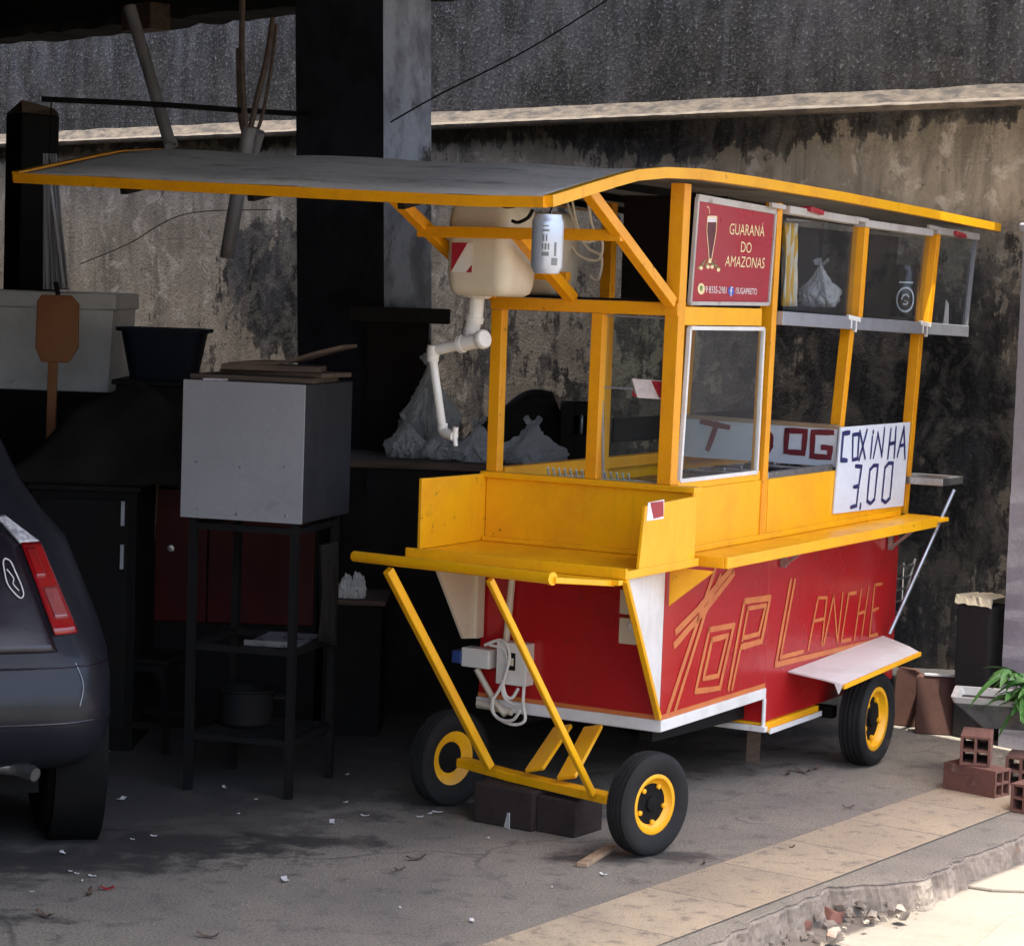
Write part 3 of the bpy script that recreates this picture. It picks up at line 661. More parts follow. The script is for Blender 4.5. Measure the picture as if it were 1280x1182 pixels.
# ---- beams
b = MB(); b.span((-W_ - .004, .0, BEAM - .02), (.006, .046, BEAM + .022)); b.build('front_beam', orange, cart, bevel=.003)
b = MB(); b.beam((-W_ + .022, .06, SILL), (-W_ + .022, L_ + .1, SILL), .04, .04); b.beam((-W_ + .022, .06, BEAM), (-W_ + .022, L_ + .2, BEAM), .04, .04); b.build('far_side_rail', orange, cart)
b = MB(); b.span((-W_ + .03, .86, 1.20), (-W_ + .04, L_ + .1, 1.29)); b.build('far_side_board', blackp, cart)
b = MB(); b.span((-W_ - .004, .05, SHELF), (-W_ + .004, L_ - .02, SILL - .02)); b.build('far_side_panel', yellow, cart)
# struts that carry the roof overhang
for x0, x1, y1, z1 in ((-W_ + .022 - .02, -.775, -.56, 2.062), (-.395, -.40, -.345, 1.925), (-.018, -.045, -.56, 2.062)):
    b = MB(); b.beam((x0, .022 if x0 < -.1 else -.004, BEAM + .023), (x1, y1, z1), .036, .036, up=(1, 0, 0)); b.build('roof_strut', orange, cart, bevel=.002)
b = MB(); b.beam((-.765, -.355, 1.93), (-.02, -.355, 1.93), .036, .036); b.build('strut_crossbar', orange, cart, bevel=.002)
b = MB(); b.beam((-.56, .0, 1.805), (-.40, .0, 1.80), .03, .03); b.build('strut_stub', orange, cart, bevel=.002)

# ---- roof: an arched sheet carried along X
RX1, RX0 = .05, -1.93
prof = [(-.975, 2.022), (-.80, 2.058), (-.60, 2.098), (-.45, 2.126), (-.25, 2.146), (0, 2.156), (.44, 2.155), (1.2, 2.145), (2.1, 2.126), (3.0, 2.103)]
def zl(x): return .058 * max(0, (-x - .2)) / 1.8      # the left end sags upward a little
mb = MB(); rows = []
for i in range(41):
    x = RX0 + (RX1 - RX0) * i / 40
    rows.append([(x, y, z + zl(x) + .0035 * math.sin(x * 9 + y * 3) + random.uniform(-.0012, .0012)) for y, z in prof])
roof = mb.grid(rows).build('roof_sheet', roofsheet, cart, smooth=True, solid=.004)
mb = MB(); mb.grid([[(x, y, z + zl(x) - .024) for y, z in prof] for x in [RX0 + .02 + (RX1 - RX0 - .04) * i / 10 for i in range(11)]]); mb.build('roof_lining', soffit, cart, smooth=True)
mb = MB()
for i in range(len(prof) - 1):
    (y0, z0), (y1, z1) = prof[i], prof[i + 1]
    mb.beam((RX1 + .006, y0, z0 - .015), (RX1 + .006, y1 + .004, z1 - .015), .03, .034)
mb.build('roof_side_edge', yellow, cart)
mb = MB()
for i in range(20):
    x0, x1 = RX0 + (RX1 - RX0) * i / 20, RX0 + (RX1 - RX0) * (i + 1) / 20
    mb.beam((x0, -.982, 2.004 + zl(x0)), (x1, -.982, 2.004 + zl(x1)), .03, .032)
mb.build('roof_front_edge', orange, cart)
mb = MB()
for i in range(len(prof) - 1):
    (y0, z0), (y1, z1) = prof[i], prof[i + 1]
    mb.beam((RX0 - .01, y0, z0 + zl(RX0) - .012), (RX0 - .01, y1, z1 + zl(RX0) - .012), .03, .03)
mb.build('roof_far_edge', orange, cart)
mb = MB()
for x in (-1.5, -1.0, -.45):
    for i in range(len(prof) - 1):
        (y0, z0), (y1, z1) = prof[i], prof[i + 1]; mb.beam((x, y0 + .01, z0 + zl(x) - .04), (x, y1 + .01, z1 + zl(x) - .04), .025, .025)
mb.build('roof_rib', iron, cart)
# bits of pale lining hanging under the roof edge
for (u0, v0, u1, v1, m_) in ((980, 262, 1066, 276, soffit), (1075, 279, 1160, 291, soffit), (1166, 288, 1218, 296, soffit)):
    A, B = C(u0, v0, X=.012), C(u1, v1, X=.012); mb = MB(); mb.beam(A, B, .05, .028); mb.build('roof_lining_strip', m_, cart, bevel=.003)
for (u, v) in ((1015, 262), (1196, 292)):
    A = C(u, v, X=.03); mb = MB(); mb.box((A.x, A.y, A.z - .004), (.05, .12, .018), Rx(-.08)); mb.build('red_lamp', banner_red, cart, bevel=.004)

# ---- glazing
def pane(px, X, name, mat, frame=None, fmat=None, fw=.012, th=.004, Y=None):
    f = (lambda u, v: C(u, v, X=X)) if Y is None else (lambda u, v: C(u, v, Y=Y))
    pts = [f(u, v) for u, v in px]; ext = V((-th, 0, 0)) if Y is None else V((0, th, 0))
    mb = MB(); mb.prism(pts, ext); p = mb.build(name, mat, cart)
    if frame:
        mb = MB(); cen = sum(pts, V()) / 4
        for i in range(4):
            mb.beam(pts[i], pts[(i + 1) % 4], fw, fw, up=(1, 0, 0) if Y is None else (0, 1, 0))
        mb.build(frame, fmat, p)
    return p
pane([(849, 601), (862, 410), (954, 411), (945, 590)], .004, 'side_window', glass, 'window_frame', whitep, .013)
pane([(752, 394), (834, 398), (826, 604), (754, 600)], None, 'sliding_glass', glass, 'glass_edge', alu, .006, Y=.03)
mb = MB(); A, B = C(756, 484, Y=.027), C(790, 486, Y=.027); mb.beam(A, B, .006, .006); mb.build('glass_runner', alu, cart)
gsk = on_plane([(790, 473), (829, 476), (828, 499), (797, 497)], lambda u, v: C(u, v, Y=.0285), printw, 'glass_sticker', cart, V((0, -1, 0)))
on_plane([(814, 475.5), (829, 477), (828, 498), (824, 497)], lambda u, v: C(u, v, Y=.0270), banner_red, 'sticker_print', gsk, V((0, -1, 0)))
on_plane([(790.5, 488), (797, 496), (791, 495)], lambda u, v: C(u, v, Y=.0270), banner_red, 'sticker_print', gsk, V((0, -1, 0)))
# upper display cabinet along the side
z_b0 = C(976, 386, X=0); z_b1 = C(1206, 411, X=0); z_t0 = C(980, 272, X=0); z_t1 = C(1218, 298, X=0)
cabm = MB()
cabm.prism([V((-.34, z_b0.y, z_b0.z - .012)), V((.008, z_b0.y, z_b0.z - .012)), V((.008, z_b1.y, z_b1.z - .012)), V((-.34, z_b1.y, z_b1.z - .012))], (0, 0, .010))
cab = cabm.build('display_cabinet', iron, cart)
mb = MB(); mb.prism([V((-.345, z_b0.y, z_b0.z)), V((-.345, z_b1.y, z_b1.z)), V((-.345, z_t1.y, z_t1.z)), V((-.345, z_t0.y, z_t0.z))], (.006, 0, 0)); mb.build('cabinet_back', black_gloss, cab)
def gp_(u0, u1, name):
    def at(u): f = (u - 976) / (1206 - 976); return z_b0.lerp(z_b1, f), z_t0.lerp(z_t1, f)
    A, At = at(u0); B, Bt = at(u1); mb = MB(); mb.prism([A, B, Bt, At], (-.004, 0, 0)); return mb.build(name, glass_dark, cab)
gp_(978, 1056, 'cabinet_glass'); gp_(1070, 1146, 'cabinet_glass'); gp_(1159, 1204, 'cabinet_glass')
mb = MB(); mb.prism([z_b1 + V((.0, .002, 0)), z_b1 + V((-.34, .002, 0)), z_t1 + V((-.34, .002, 0)), z_t1 + V((0, .002, 0))], (0, .004, 0)); mb.build('cabinet_end_glass', glass_dark, cab)
mb = MB(); mb.beam(z_b1 + V((.004, 0, -.01)), z_t1 + V((.004, 0, 0)), .014, .014, up=(0, 1, 0)); mb.build('cabinet_end_edge', alu, cab)
mb = MB(); A, B = C(974, 396, X=.022), C(1207, 411, X=.022); mb.beam(A + V((0, 0, -.004)), B + V((0, 0, -.01)), .03, .048); mb.build('aluminium_lip', alu, cart, bevel=.002)
for u, v in ((1067, 398), (1156, 405)):
    A = C(u, v, X=.032); mb = MB(); d = V((0, .06, -.005))
    mb.beam(A - d, A + d, .012, .018); mb.beam(A - d * .5, A - d * .5 + V((0, 0, -.04)), .012, .012); mb.beam(A + d * .3, A + d * .3 + V((0, 0, -.05)), .012, .012); mb.build('glass_clip', whitep, cart, bevel=.002)
for u, v in ((1077, 274), (1167, 284), (972, 257)):
    A = C(u, v, X=.028); mb = MB(); mb.beam(A - V((0, .06, 0)), A + V((0, .06, -.004)), .014, .016); mb.build('glass_clip', soffit, cart, bevel=.002)

# ---- counter and trays inside
mb = MB(); mb.span((-W_ + .06, .06, SILL - .08), (-.03, B3 - .03, SILL - .06)); mb.build('steel_counter', steel, cart)
for k in range(4):
    y = .80 + .15 * k; mb = MB()
    mb.span((-.40, y, SILL - .058), (-.06, y + .13, SILL - .012)); mb.span((-.36, y + .02, SILL - .0115), (-.10, y + .11, SILL - .004)); mb.beam((-.26, y + .065, SILL + .005), (-.20, y + .065, SILL + .005), .012, .012)
    mb.build('food_tray', [steel, steel, iron][k % 3], cart, bevel=.004)
mb = MB(); A, B = C(957, 590, X=-.012), C(1044, 576, X=-.012); mb.beam((-.012, .80, SILL - .004), (-.012, B3 - .03, SILL - .004), .02, .03); mb.build('counter_edge', steel, cart, bevel=.003)
# hot dog board across the counter
bd0 = 1.425
mb = MB(); mb.prism([V((-W_ + .05, bd0, SILL + .0)), V((.0, bd0, SILL + .0)), V((.0, bd0, 1.27)), V((-W_ + .05, bd0, 1.275))], (0, .01, 0)); hb = mb.build('menu_board', signw, cart)
mb = MB(); mb.beam((-W_ + .05, bd0 + .005, 1.283), (.0, bd0 + .005, 1.277), .016, .016); mb.build('board_batten', wood_pale, hb)

# ---- strokes
def stroke(mb, pts, wd, n, lift=.0015, closed=False, cap=True):
    rs_ = random.Random(len(mb.v) + 17); n = V(n); P_ = list(pts) + ([pts[0]] if closed else [])
    for i in range(len(P_) - 1):
        a, b_ = V(P_[i]), V(P_[i + 1]); d = (b_ - a).normalized(); s = n.cross(d).normalized() * wd / 2; e = d * (wd * .42 if cap else 0)
        li = n * (.0004 * (i % 3) + lift)
        K_ = max(3, int((b_ - a).length / .03)); g0, g1 = rs_.uniform(.86, 1.1), rs_.uniform(.86, 1.1); up_, dn_ = [], []
        for q_ in range(K_ + 1):
            f = q_ / K_; p_ = (a - e).lerp(b_ + e, f); wv_ = (g0 + (g1 - g0) * f) * (.86 if q_ in (0, K_) else 1)
            dn_.append(p_ - s * wv_ * rs_.uniform(.90, 1.06) + li); up_.append(p_ + s * wv_ * rs_.uniform(.90, 1.06) + li)
        mb.grid([up_, dn_])
def crop_pts(pts, ox, oy, sc, X=None, Y=None): return [C(ox + u / sc, oy + v / sc, X=X, Y=Y) for u, v in pts]
# big lettering on the red side
K = dict(ox=820, oy=640, sc=3.765, X=.0008)
def side_letter(*strokes):
    mb = MB()
    for pts, w, cl in strokes: stroke(mb, crop_pts(pts, **K), w, (1, 0, 0), closed=cl)
    mb.build('painted_letter', letter_orange, cart, fix=False)
side_letter(([(277, 268), (52, 945)], .022, 0), ([(300, 300), (228, 480), (84, 945)], .02, 0), ([(96, 560), (200, 452), (355, 262)], .026, 0), ([(88, 622), (215, 478), (362, 292)], .026, 0))
side_letter(([(250, 552), (365, 532), (298, 826), (185, 842)], .02, 1), ([(262, 600), (335, 580), (290, 768), (222, 782)], .02, 1))
side_letter(([(415, 418), (535, 402), (495, 606), (400, 632)], .022, 0), ([(415, 418), (340, 830)], .02, 0), ([(398, 632), (357, 830)], .018, 0), ([(432, 452), (515, 438), (482, 572), (408, 590)], .018, 0), ([(432, 452), (405, 600)], .016, 0))
side_letter(([(633, 322), (562, 718), (1062, 596)], .02, 0), ([(652, 322), (585, 682), (690, 655)], .018, 0))
side_letter(([(762, 402), (715, 645)], .014, 0), ([(762, 402), (802, 402), (778, 625)], .014, 0), ([(742, 512), (792, 500)], .014, 0))
side_letter(([(835, 392), (788, 622)], .014, 0), ([(835, 392), (852, 615)], .014, 0), ([(878, 380), (852, 615)], .014, 0))
side_letter(([(940, 378), (905, 384), (870, 608), (912, 598)], .014, 0))
side_letter(([(965, 365), (932, 598)], .014, 0), ([(1000, 352), (966, 585)], .014, 0), ([(948, 478), (984, 466)], .014, 0))
side_letter(([(1028, 342), (1003, 582), (1040, 574)], .014, 0), ([(1028, 342), (1062, 336)], .014, 0), ([(1018, 462), (1044, 452)], .014, 0))
# board lettering
KH = dict(ox=940, oy=420, sc=4.544, Y=bd0 - .0008); KT = dict(ox=820, oy=200, sc=2.463, Y=bd0 - .0008)
def board_letter(k, *strokes):
    mb = MB()
    for pts, cl in strokes: stroke(mb, crop_pts(pts, **k), .022, (0, -1, 0), closed=cl)
    mb.build('painted_letter', maroon, hb, fix=False)
board_letter(KH, ([(60, 540), (60, 650), (90, 652), (108, 625), (108, 570), (90, 545), (60, 540)], 0)); board_letter(KH, ([(200, 535), (305, 540), (292, 665), (192, 655)], 1)); board_letter(KH, ([(455, 548), (348, 545), (340, 680), (440, 690), (446, 635), (405, 632)], 0))
board_letter(KT, ([(142, 805), (222, 822)], 0), ([(188, 812), (160, 888)], 0))

# ---- banner
ban_px = [(872, 247), (969, 264), (960, 380), (862, 379)]
BX = .008
bp = [C(u, v, X=BX) for u, v in ban_px]
mb = MB(); mb.prism(bp, (-.004, 0, 0)); ban = mb.build('drinks_banner', banner_red, cart)
mb = MB()
for i in range(4): mb.beam(bp[i], bp[(i + 1) % 4], .012 if i != 0 else .022, .012, up=(1, 0, 0))
mb.build('banner_frame', soffit, ban)
mb = MB(); mb.prism([(-.004, .05, 1.715), (-.004, P2Y0 - .06, 1.715), (-.004, P2Y0 - .06, 1.655), (-.004, .05, 1.655)], (.010, 0, 0)); mb.build('window_header', yellow, cart, bevel=.002)
mb = MB(); mb.prism([(-.004, .05, SILL + .022), (-.004, P2Y0 - .02, SILL + .022), (-.004, P2Y0 - .02, SILL - .0115), (-.004, .05, SILL - .0115)], (.010, 0, 0)); mb.build('window_sill', yellow, cart, bevel=.002)
def text_mesh(txt):
    cu = bpy.data.curves.new('t', 'FONT'); cu.body = txt; cu.extrude = 0; cu.resolution_u = 3
    ob = bpy.data.objects.new('t', cu); COL.objects.link(ob)
    dg = bpy.context.evaluated_depsgraph_get(); me = bpy.data.meshes.new_from_object(ob.evaluated_get(dg))
    vs = [v.co.copy() for v in me.vertices]; fs = [tuple(p.vertices) for p in me.polygons]
    bpy.data.objects.remove(ob); bpy.data.curves.remove(cu); bpy.data.meshes.remove(me); return vs, fs
def text_quad(txt, TL, TR, BL, n, name, mat, parent, lift=.0012):
    vs, fs = text_mesh(txt)
    x0, x1 = min(v.x for v in vs), max(v.x for v in vs); y0, y1 = min(v.y for v in vs), max(v.y for v in vs)
    out = [BL + (TR - TL) * ((v.x - x0) / (x1 - x0)) + (TL - BL) * ((v.y - y0) / (y1 - y0)) + n * lift for v in vs]
    mb = MB(); mb.add(out, fs); return mb.build(name, mat, parent, fix=False)
def bpx(u, v): return C(840 + u / 6.95, 220 + v / 6.95, X=BX)
XN = V((1, 0, 0))
text_quad('GUARANÁ', bpx(502, 385), bpx(806, 408), bpx(495, 508), XN, 'banner_lettering', cream, ban)
text_quad('DO', bpx(600, 568), bpx(692, 580), bpx(594, 660), XN, 'banner_lettering', cream, ban)
text_quad('AMAZONAS', bpx(466, 690), bpx(808, 712), bpx(455, 785), XN, 'banner_lettering', cream, ban)
text_quad('9 8335-2981', bpx(290, 955), bpx(472, 962), bpx(288, 1015), XN, 'banner_lettering', printw, ban)
text_quad('/SUGAPRETO', bpx(548, 968), bpx(736, 978), bpx(546, 1022), XN, 'banner_lettering', printw, ban)
def disc(cx, cy, r, mat, lift, name, sq=1.0):
    pts = [bpx(cx + r * sq * math.cos(k * .2618), cy + r * math.sin(k * .2618)) + XN * lift for k in range(24)]
    mb = MB(); mb.add(pts, [tuple(range(24))]); return mb.build(name, mat, ban)
disc(252, 980, 50, cream, .0009, 'phone_mark', .62); disc(252, 975, 24, green_print, .0013, 'phone_mark_print', .55)
disc(512, 1000, 42, blue_print, .0009, 'page_mark', .62); text_quad('f', bpx(502, 960), bpx(526, 962), bpx(500, 1045), XN, 'page_mark_letter', printw, ban, .0014)
mb = MB(); S_ = lambda pts, w, cl=False: stroke(mb, [bpx(*p) for p in pts], w, XN, lift=.0009, closed=cl, cap=False)
S_([(308, 352), (388, 354), (382, 470), (360, 610), (342, 725), (318, 722), (312, 610), (300, 470)], .005, True); S_([(318, 270), (326, 330)], .004); S_([(300, 268), (318, 272)], .004)
mb.build('glass_drawing', cream, ban)
mb = MB(); mb.add([bpx(*p) + XN * .0006 for p in ((306, 352), (390, 354), (386, 402), (302, 400))], [(0, 1, 2, 3)]); mb.build('foam_drawing', printw, ban)
mb = MB(); mb.add([bpx(*p) + XN * .0005 for p in ((304, 402), (384, 403), (360, 600), (340, 720), (322, 718), (314, 600))], [(0, 1, 2, 3, 4, 5)]); mb.build('drink_drawing', dark_print, ban)
mb = MB()
for (cx, cy, an, ln) in ((265, 765, .9, 60), (240, 790, .5, 70), (300, 770, 1.2, 70), (350, 770, 1.9, 70), (385, 785, 2.4, 70), (405, 800, 2.7, 55), (330, 735, 1.57, 45), (370, 740, 2.2, 40), (285, 735, .7, 40)):
    c_, s_ = math.cos(an) * ln / 2, math.sin(an) * ln / 2
    mb.add([bpx(cx - c_, cy + s_) + XN * .0011, bpx(cx + s_ * .28, cy + c_ * .28) + XN * .0011, bpx(cx + c_, cy - s_) + XN * .0011, bpx(cx - s_ * .28, cy - c_ * .28) + XN * .0011], [(0, 1, 2, 3)])
mb.build('leaf_drawing', green_print, ban)
for (cx, cy) in ((250, 800), (310, 790), (345, 790), (400, 815), (325, 742)):
    mb = MB(); mb.add([bpx(cx + 16 * math.cos(k), cy + 18 * math.sin(k)) + XN * .0014 for k in (0, 1.05, 2.1, 3.14, 4.2, 5.24)], [tuple(range(6))]); mb.build('flower_drawing', cream, ban)

# ---- white tanks stay separate; electrics on the front
def fbox(px, y0, d, name, mat, parent=cart, bevel=.004):
    (u0, v0), (u1, v1) = px; A, B = C(u0, v0, Y=y0), C(u1, v1, Y=y0)
    mb = MB(); mb.span((A.x, y0, A.z), (B.x, y0 - d, B.z)); return mb.build(name, mat, parent, bevel=bevel)
sb = fbox(((631, 799), (667, 856)), -.001, .055, 'breaker_box', plastic_white); A = C(637, 826, Y=-.058)
fbox(((635, 815), (644, 838)), -.0565, .004, 'breaker_switch', blackp, sb, .001); fbox(((637, 822), (642, 832)), -.061, .004, 'switch_lever', plastic_cream, sb, .001)
jb = fbox(((588, 806), (622, 834)), -.001, .06, 'junction_box', plastic_white); fbox(((574, 810), (585, 827)), -.02, .05, 'blue_socket', blue_box)
mb = MB(); mb.tube([C(642, 705, Y=-.02), C(633, 800, Y=-.02)], .012, 10); mb.tube([C(596, 836, Y=-.03), C(620, 880, Y=-.03), C(632, 893, Y=-.03)], .011, 10); mb.tube([C(597, 878, Y=-.02), C(640, 890, Y=-.02)], .012, 10); mb.build('conduit', plastic_cream, cart, smooth=True)
ob = fbox(((780, 735), (799, 768)), -.001, .03, 'outlet_plate', plastic_cream); ob2 = fbox(((779, 770), (800, 805)), -.001, .03, 'outlet_plate', plastic_cream)
for o_, (u, v) in ((ob2, (790, 783)),):
    A = C(u, v, Y=-.032); mb = MB(); mb.lathe([(.0, 0), (.016, 0), (.018, .004), (.013, .006), (.013, .002), (0, .002)], A, (0, -1, 0), 20); mb.build('outlet_socket', plastic_white, o_, smooth=True)
for pts in ([(612, 806), (630, 812), (634, 835), (625, 860), (614, 880), (622, 897), (640, 900), (650, 888)], [(606, 806), (628, 800), (637, 820), (628, 862), (640, 880), (655, 880)], [(655, 858), (654, 880), (656, 900), (640, 905), (618, 893), (616, 870)], [(648, 860), (640, 872), (632, 868), (628, 850)]):
    mb = MB(); mb.tube(bez([C(u, v, Y=-.05 - .008 * i) for i, (u, v) in enumerate(pts)], 6), .0055, 7); mb.build('cable', plastic_white, cart, smooth=True)

# ---- wiring under the roof
for pts, y in (([(708, 250), (722, 290), (735, 310), (752, 322), (748, 350), (738, 345)], .15), ([(715, 250), (728, 300), (752, 300), (748, 325), (722, 318), (708, 290)], .10), ([(735, 250), (740, 280), (748, 296)], .12)):
    mb = MB(); mb.tube(bez([C(u, v, Y=y + .01 * i) for i, (u, v) in enumerate(pts)], 6), .0045, 6); mb.build('loose_wire', plastic_cream, cart, smooth=True)
for pts, y in (([(622, 250), (630, 258), (645, 257), (654, 251)], -.9), ([(666, 262), (660, 272), (648, 278), (640, 276)], -.40)):
    mb = MB(); mb.tube(bez([C(u, v, Y=y) for u, v in pts], 6), .006, 6); mb.build('loose_wire', blackp, cart, smooth=True)
# dark board that closes the upper front at the back
mb = MB(); mb.prism([V((-.42, .42, BEAM + .03)), V((-.03, .42, BEAM + .03)), V((-.03, .42, 2.09)), V((-.42, .42, 2.09))], (0, .012, 0)); mb.build('dark_inner_panel', brown_dark, cart)
# ---- folding tray frame at the back end
e0, e1 = C(1132, 598, Y=2.2), C(1196, 603, Y=2.2)
mb = MB(); ez = 1.04
for p, q in (((-.01, 2.17, ez), (.15, 2.18, ez)), ((.15, 2.17, ez), (.165, 2.37, ez)), ((-.03, 2.37, ez), (.165, 2.37, ez)), ((-.03, 2.16, ez), (-.03, 2.38, ez))): mb.beam(p, q, .02, .03)
mb.build('end_tray', steel, cart, bevel=.002)
mb = MB(); A, B = C(1193, 612, X=.2), C(1112, 792, X=.03); mb.tube([A, B], .008, 8); mb.build('end_tray_stay', steel, cart, smooth=True)
mb = MB()
for i in range(5):
    z_ = C(1112, 712 + 14 * i, X=-.01).z; mb.beam((-.012, 2.131, z_), (-.012, 2.36 - .035 * i, z_), .007, .007)
mb.tube([(-.012, 2.365, C(1112, 706, X=-.01).z), (-.012, 2.21, C(1112, 772, X=-.01).z)], .005, 6)
for y in (2.17, 2.25): mb.tube([(-.019, y, C(1112, 708, X=-.01).z), (-.019, y, C(1112, 768 if y < 2.2 else 758, X=-.01).z)], .004, 6)
mb.build('wire_rack', steel, cart)
# ---- mudguard above the rear wheel
g = [C(985, 837, X=.0045), C(1105, 801, X=.0045)]
o1, o2 = V((.235, 1.0, .378)), V((.235, 1.78, .408))
mb = MB(); i1, i2 = V((.002, 1.045, .398)), V((.002, 2.00, .424))
mb.grid([[i1, i1.lerp(i2, .5), i2], [o1.lerp(i1, .3) + V((0, 0, .004)), (o1.lerp(i1, .3) + o2.lerp(i2, .3)) / 2 + V((0, 0, .004)), o2.lerp(i2, .3) + V((0, 0, .004))], [o1, o1.lerp(o2, .5), o2]])
mg = mb.build('mudguard', whitep, cart, solid=.006)
mb = MB(); mb.beam(o1 + V((.004, 0, -.007)), o2 + V((.004, 0, -.007)), .010, .017); mb.build('mudguard_edge', yellow, mg, bevel=.002)
mb = MB(); mb.prism([o1 + V((.002, -.002, 0)), o1 + V((-.03, -.004, .004)), o1 + V((-.012, -.004, -.035))], (0, -.003, 0)); mb.build('torn_corner', whitep, mg)

# ---- wheels
def wheel(c, ax, R_, wdt, rim, parent, steer_mat=rubber, dark=True):
    c, ax = V(c), V(ax).normalized()
    h = wdt / 2; mb = MB()
    # yellow rim
    mb.lathe([(rim * 1.0, h * .55), (rim * 1.06, h * .62), (rim * 1.02, h * .70), (rim * .90, h * .66), (rim * .84, h * .30), (rim * .66, h * .12), (rim * .60, h * .16), (rim * .58, h * .0), (rim * .58, -h * .1), (rim * .9, -h * .5), (rim * 1.0, -h * .55)], c, ax, 40, True)
    wo = mb.build('wheel', yellow, parent, smooth=True, ang=50)
    mb = MB()
    pr = [(rim * 1.0, h * .60), (rim * 1.12, h * .82), (R_ * .84, h * .98), (R_ * .93, h * .90), (R_ * .965, h * .78)]
    for k in range(5):
        t = .70 - .35 * k; pr += [(R_ * (.985 + .015 * (1 - (k - 2) ** 2 / 4)), h * t), (R_ * (.985 + .015 * (1 - (k - 2) ** 2 / 4)), h * (t - .22)), (R_ * .965, h * (t - .25)), (R_ * .965, h * (t - .32))]
    pr += [(R_ * .95, -h * .85), (R_ * .84, -h * .98), (rim * 1.12, -h * .82), (rim, -h * .60)]
    mb.lathe(pr, c, ax, 56, True); mb.build('tyre', rubber, wo, smooth=True, ang=35)
    a = Vector((0, 0, 1)); x = ax.cross(a).normalized(); y = ax.cross(x)
    mb = MB(); mb.lathe([(0, h * .22), (rim * .70, h * .22), (rim * .70, -h * .1), (0, -h * .1)], c, ax, 24); mb.lathe([(rim * .26, h * .02), (rim * .26, h * .42), (rim * .20, h * .48), (0, h * .48)], c, ax, 20)
    mb.build('hub', blackp, wo, smooth=True)
    for k in range(5):
        an = k * 1.2566 + .4; p = c + (x * math.cos(an) + y * math.sin(an)) * rim * .64; mb = MB()
        mb.lathe([(rim * .09, h * .2), (rim * .09, h * .40), (rim * .05, h * .44), (0, h * .44)], p, ax, 8); mb.build('lug', yellow, wo)
    return wo
ST = R(-14.5); sa = V((math.cos(ST), math.sin(ST), 0))
Rf = .163
fr = C(810, 1003, X=.135); fr.z = Rf
fr = V((.135, -.335, Rf)); fl = fr - sa * .90
wheel(fr, sa, Rf, .074, Rf * .565, cart); wheel(fl, -sa, Rf, .074, Rf * .565, cart)
Rr = .178
wheel((.145, 1.50, Rr), (1, 0, 0), Rr, .10, Rr * .66, cart); wheel((-W_ - .12, 1.50, Rr), (-1, 0, 0), Rr, .10, Rr * .66, cart)
# ---- steering axle and tow handle
sn = V((sa.y, -sa.x, 0))                       # ahead of the axle
ax0 = fr - sa * .44 + V((0, 0, -.015))
P_ax = fr + sn * .05
def AP(u, v, d): return CP(u, v, fr + sn * d, sn)
mb = MB(); A, B = AP(590, 943, .01), AP(668, 966, .02); Bm = AP(768, 985, .0)
mb.beam(fl + sa * .06 + V((0, 0, -.006)), fl + sa * .30 + V((0, 0, -.014)), .05, .03); mb.beam(fl + sa * .29 + V((0, 0, -.014)), fr - sa * .16 + V((0, 0, -.014)), .055, .03)
mb.beam(fr - sa * .17 + V((0, 0, -.014)), fr - sa * .05 + V((0, 0, -.008)), .04, .035)
mb.build('steering_axle', yellow, cart, bevel=.003)
mb = MB()
for u0, v0, u1, v1 in ((704, 908, 668, 962), (742, 908, 708, 972)):
    mb.beam(C(u0, v0, Y=-.02), C(u1, v1, Y=-.26), .07, .014, up=(0, 1, 0))
mb.build('axle_brace', yellow, cart, bevel=.003)
hd = .56
hA, hB = AP(443, 695, hd), AP(690, 723, hd)
mb = MB(); mb.tube([hA, hB], .017, 16); mb.tube([hB - (hB - hA).normalized() * .01, hB + (hB - hA).normalized() * .004], .0195, 16); mb.build('tow_handle', yellow, cart, smooth=True)
l1, l2 = AP(485, 712, hd), AP(612, 724, hd)
mb = MB(); mb.beam(l1, AP(612, 958, .05), .030, .026, up=sa); mb.build('handle_arm', yellow, cart, bevel=.004)
mb = MB(); mb.beam(l2, AP(741, 993, .045), .022, .020, up=sa); mb.build('handle_arm', yellow, cart, bevel=.004)
mb = MB(); mb.beam(hB + V((.0, .0, -.004)), V((.06, ty - .02, SHELF - .035)), .03, .018); mb.build('handle_link', yellow, cart, bevel=.003)
# ================================================================== things on and around the cart
def shift(mb, b): mb.v = [p - b for p in mb.v]; return mb
def cw(p): return Vector((CART_O.x + p.x * cc + p.y * cs, CART_O.y - p.x * cs + p.y * cc, p.z))
def cart_thing(name, label, cat, base, group=None): return thing(name, label, cat, cw(V(base)), -CART_YAW, group)
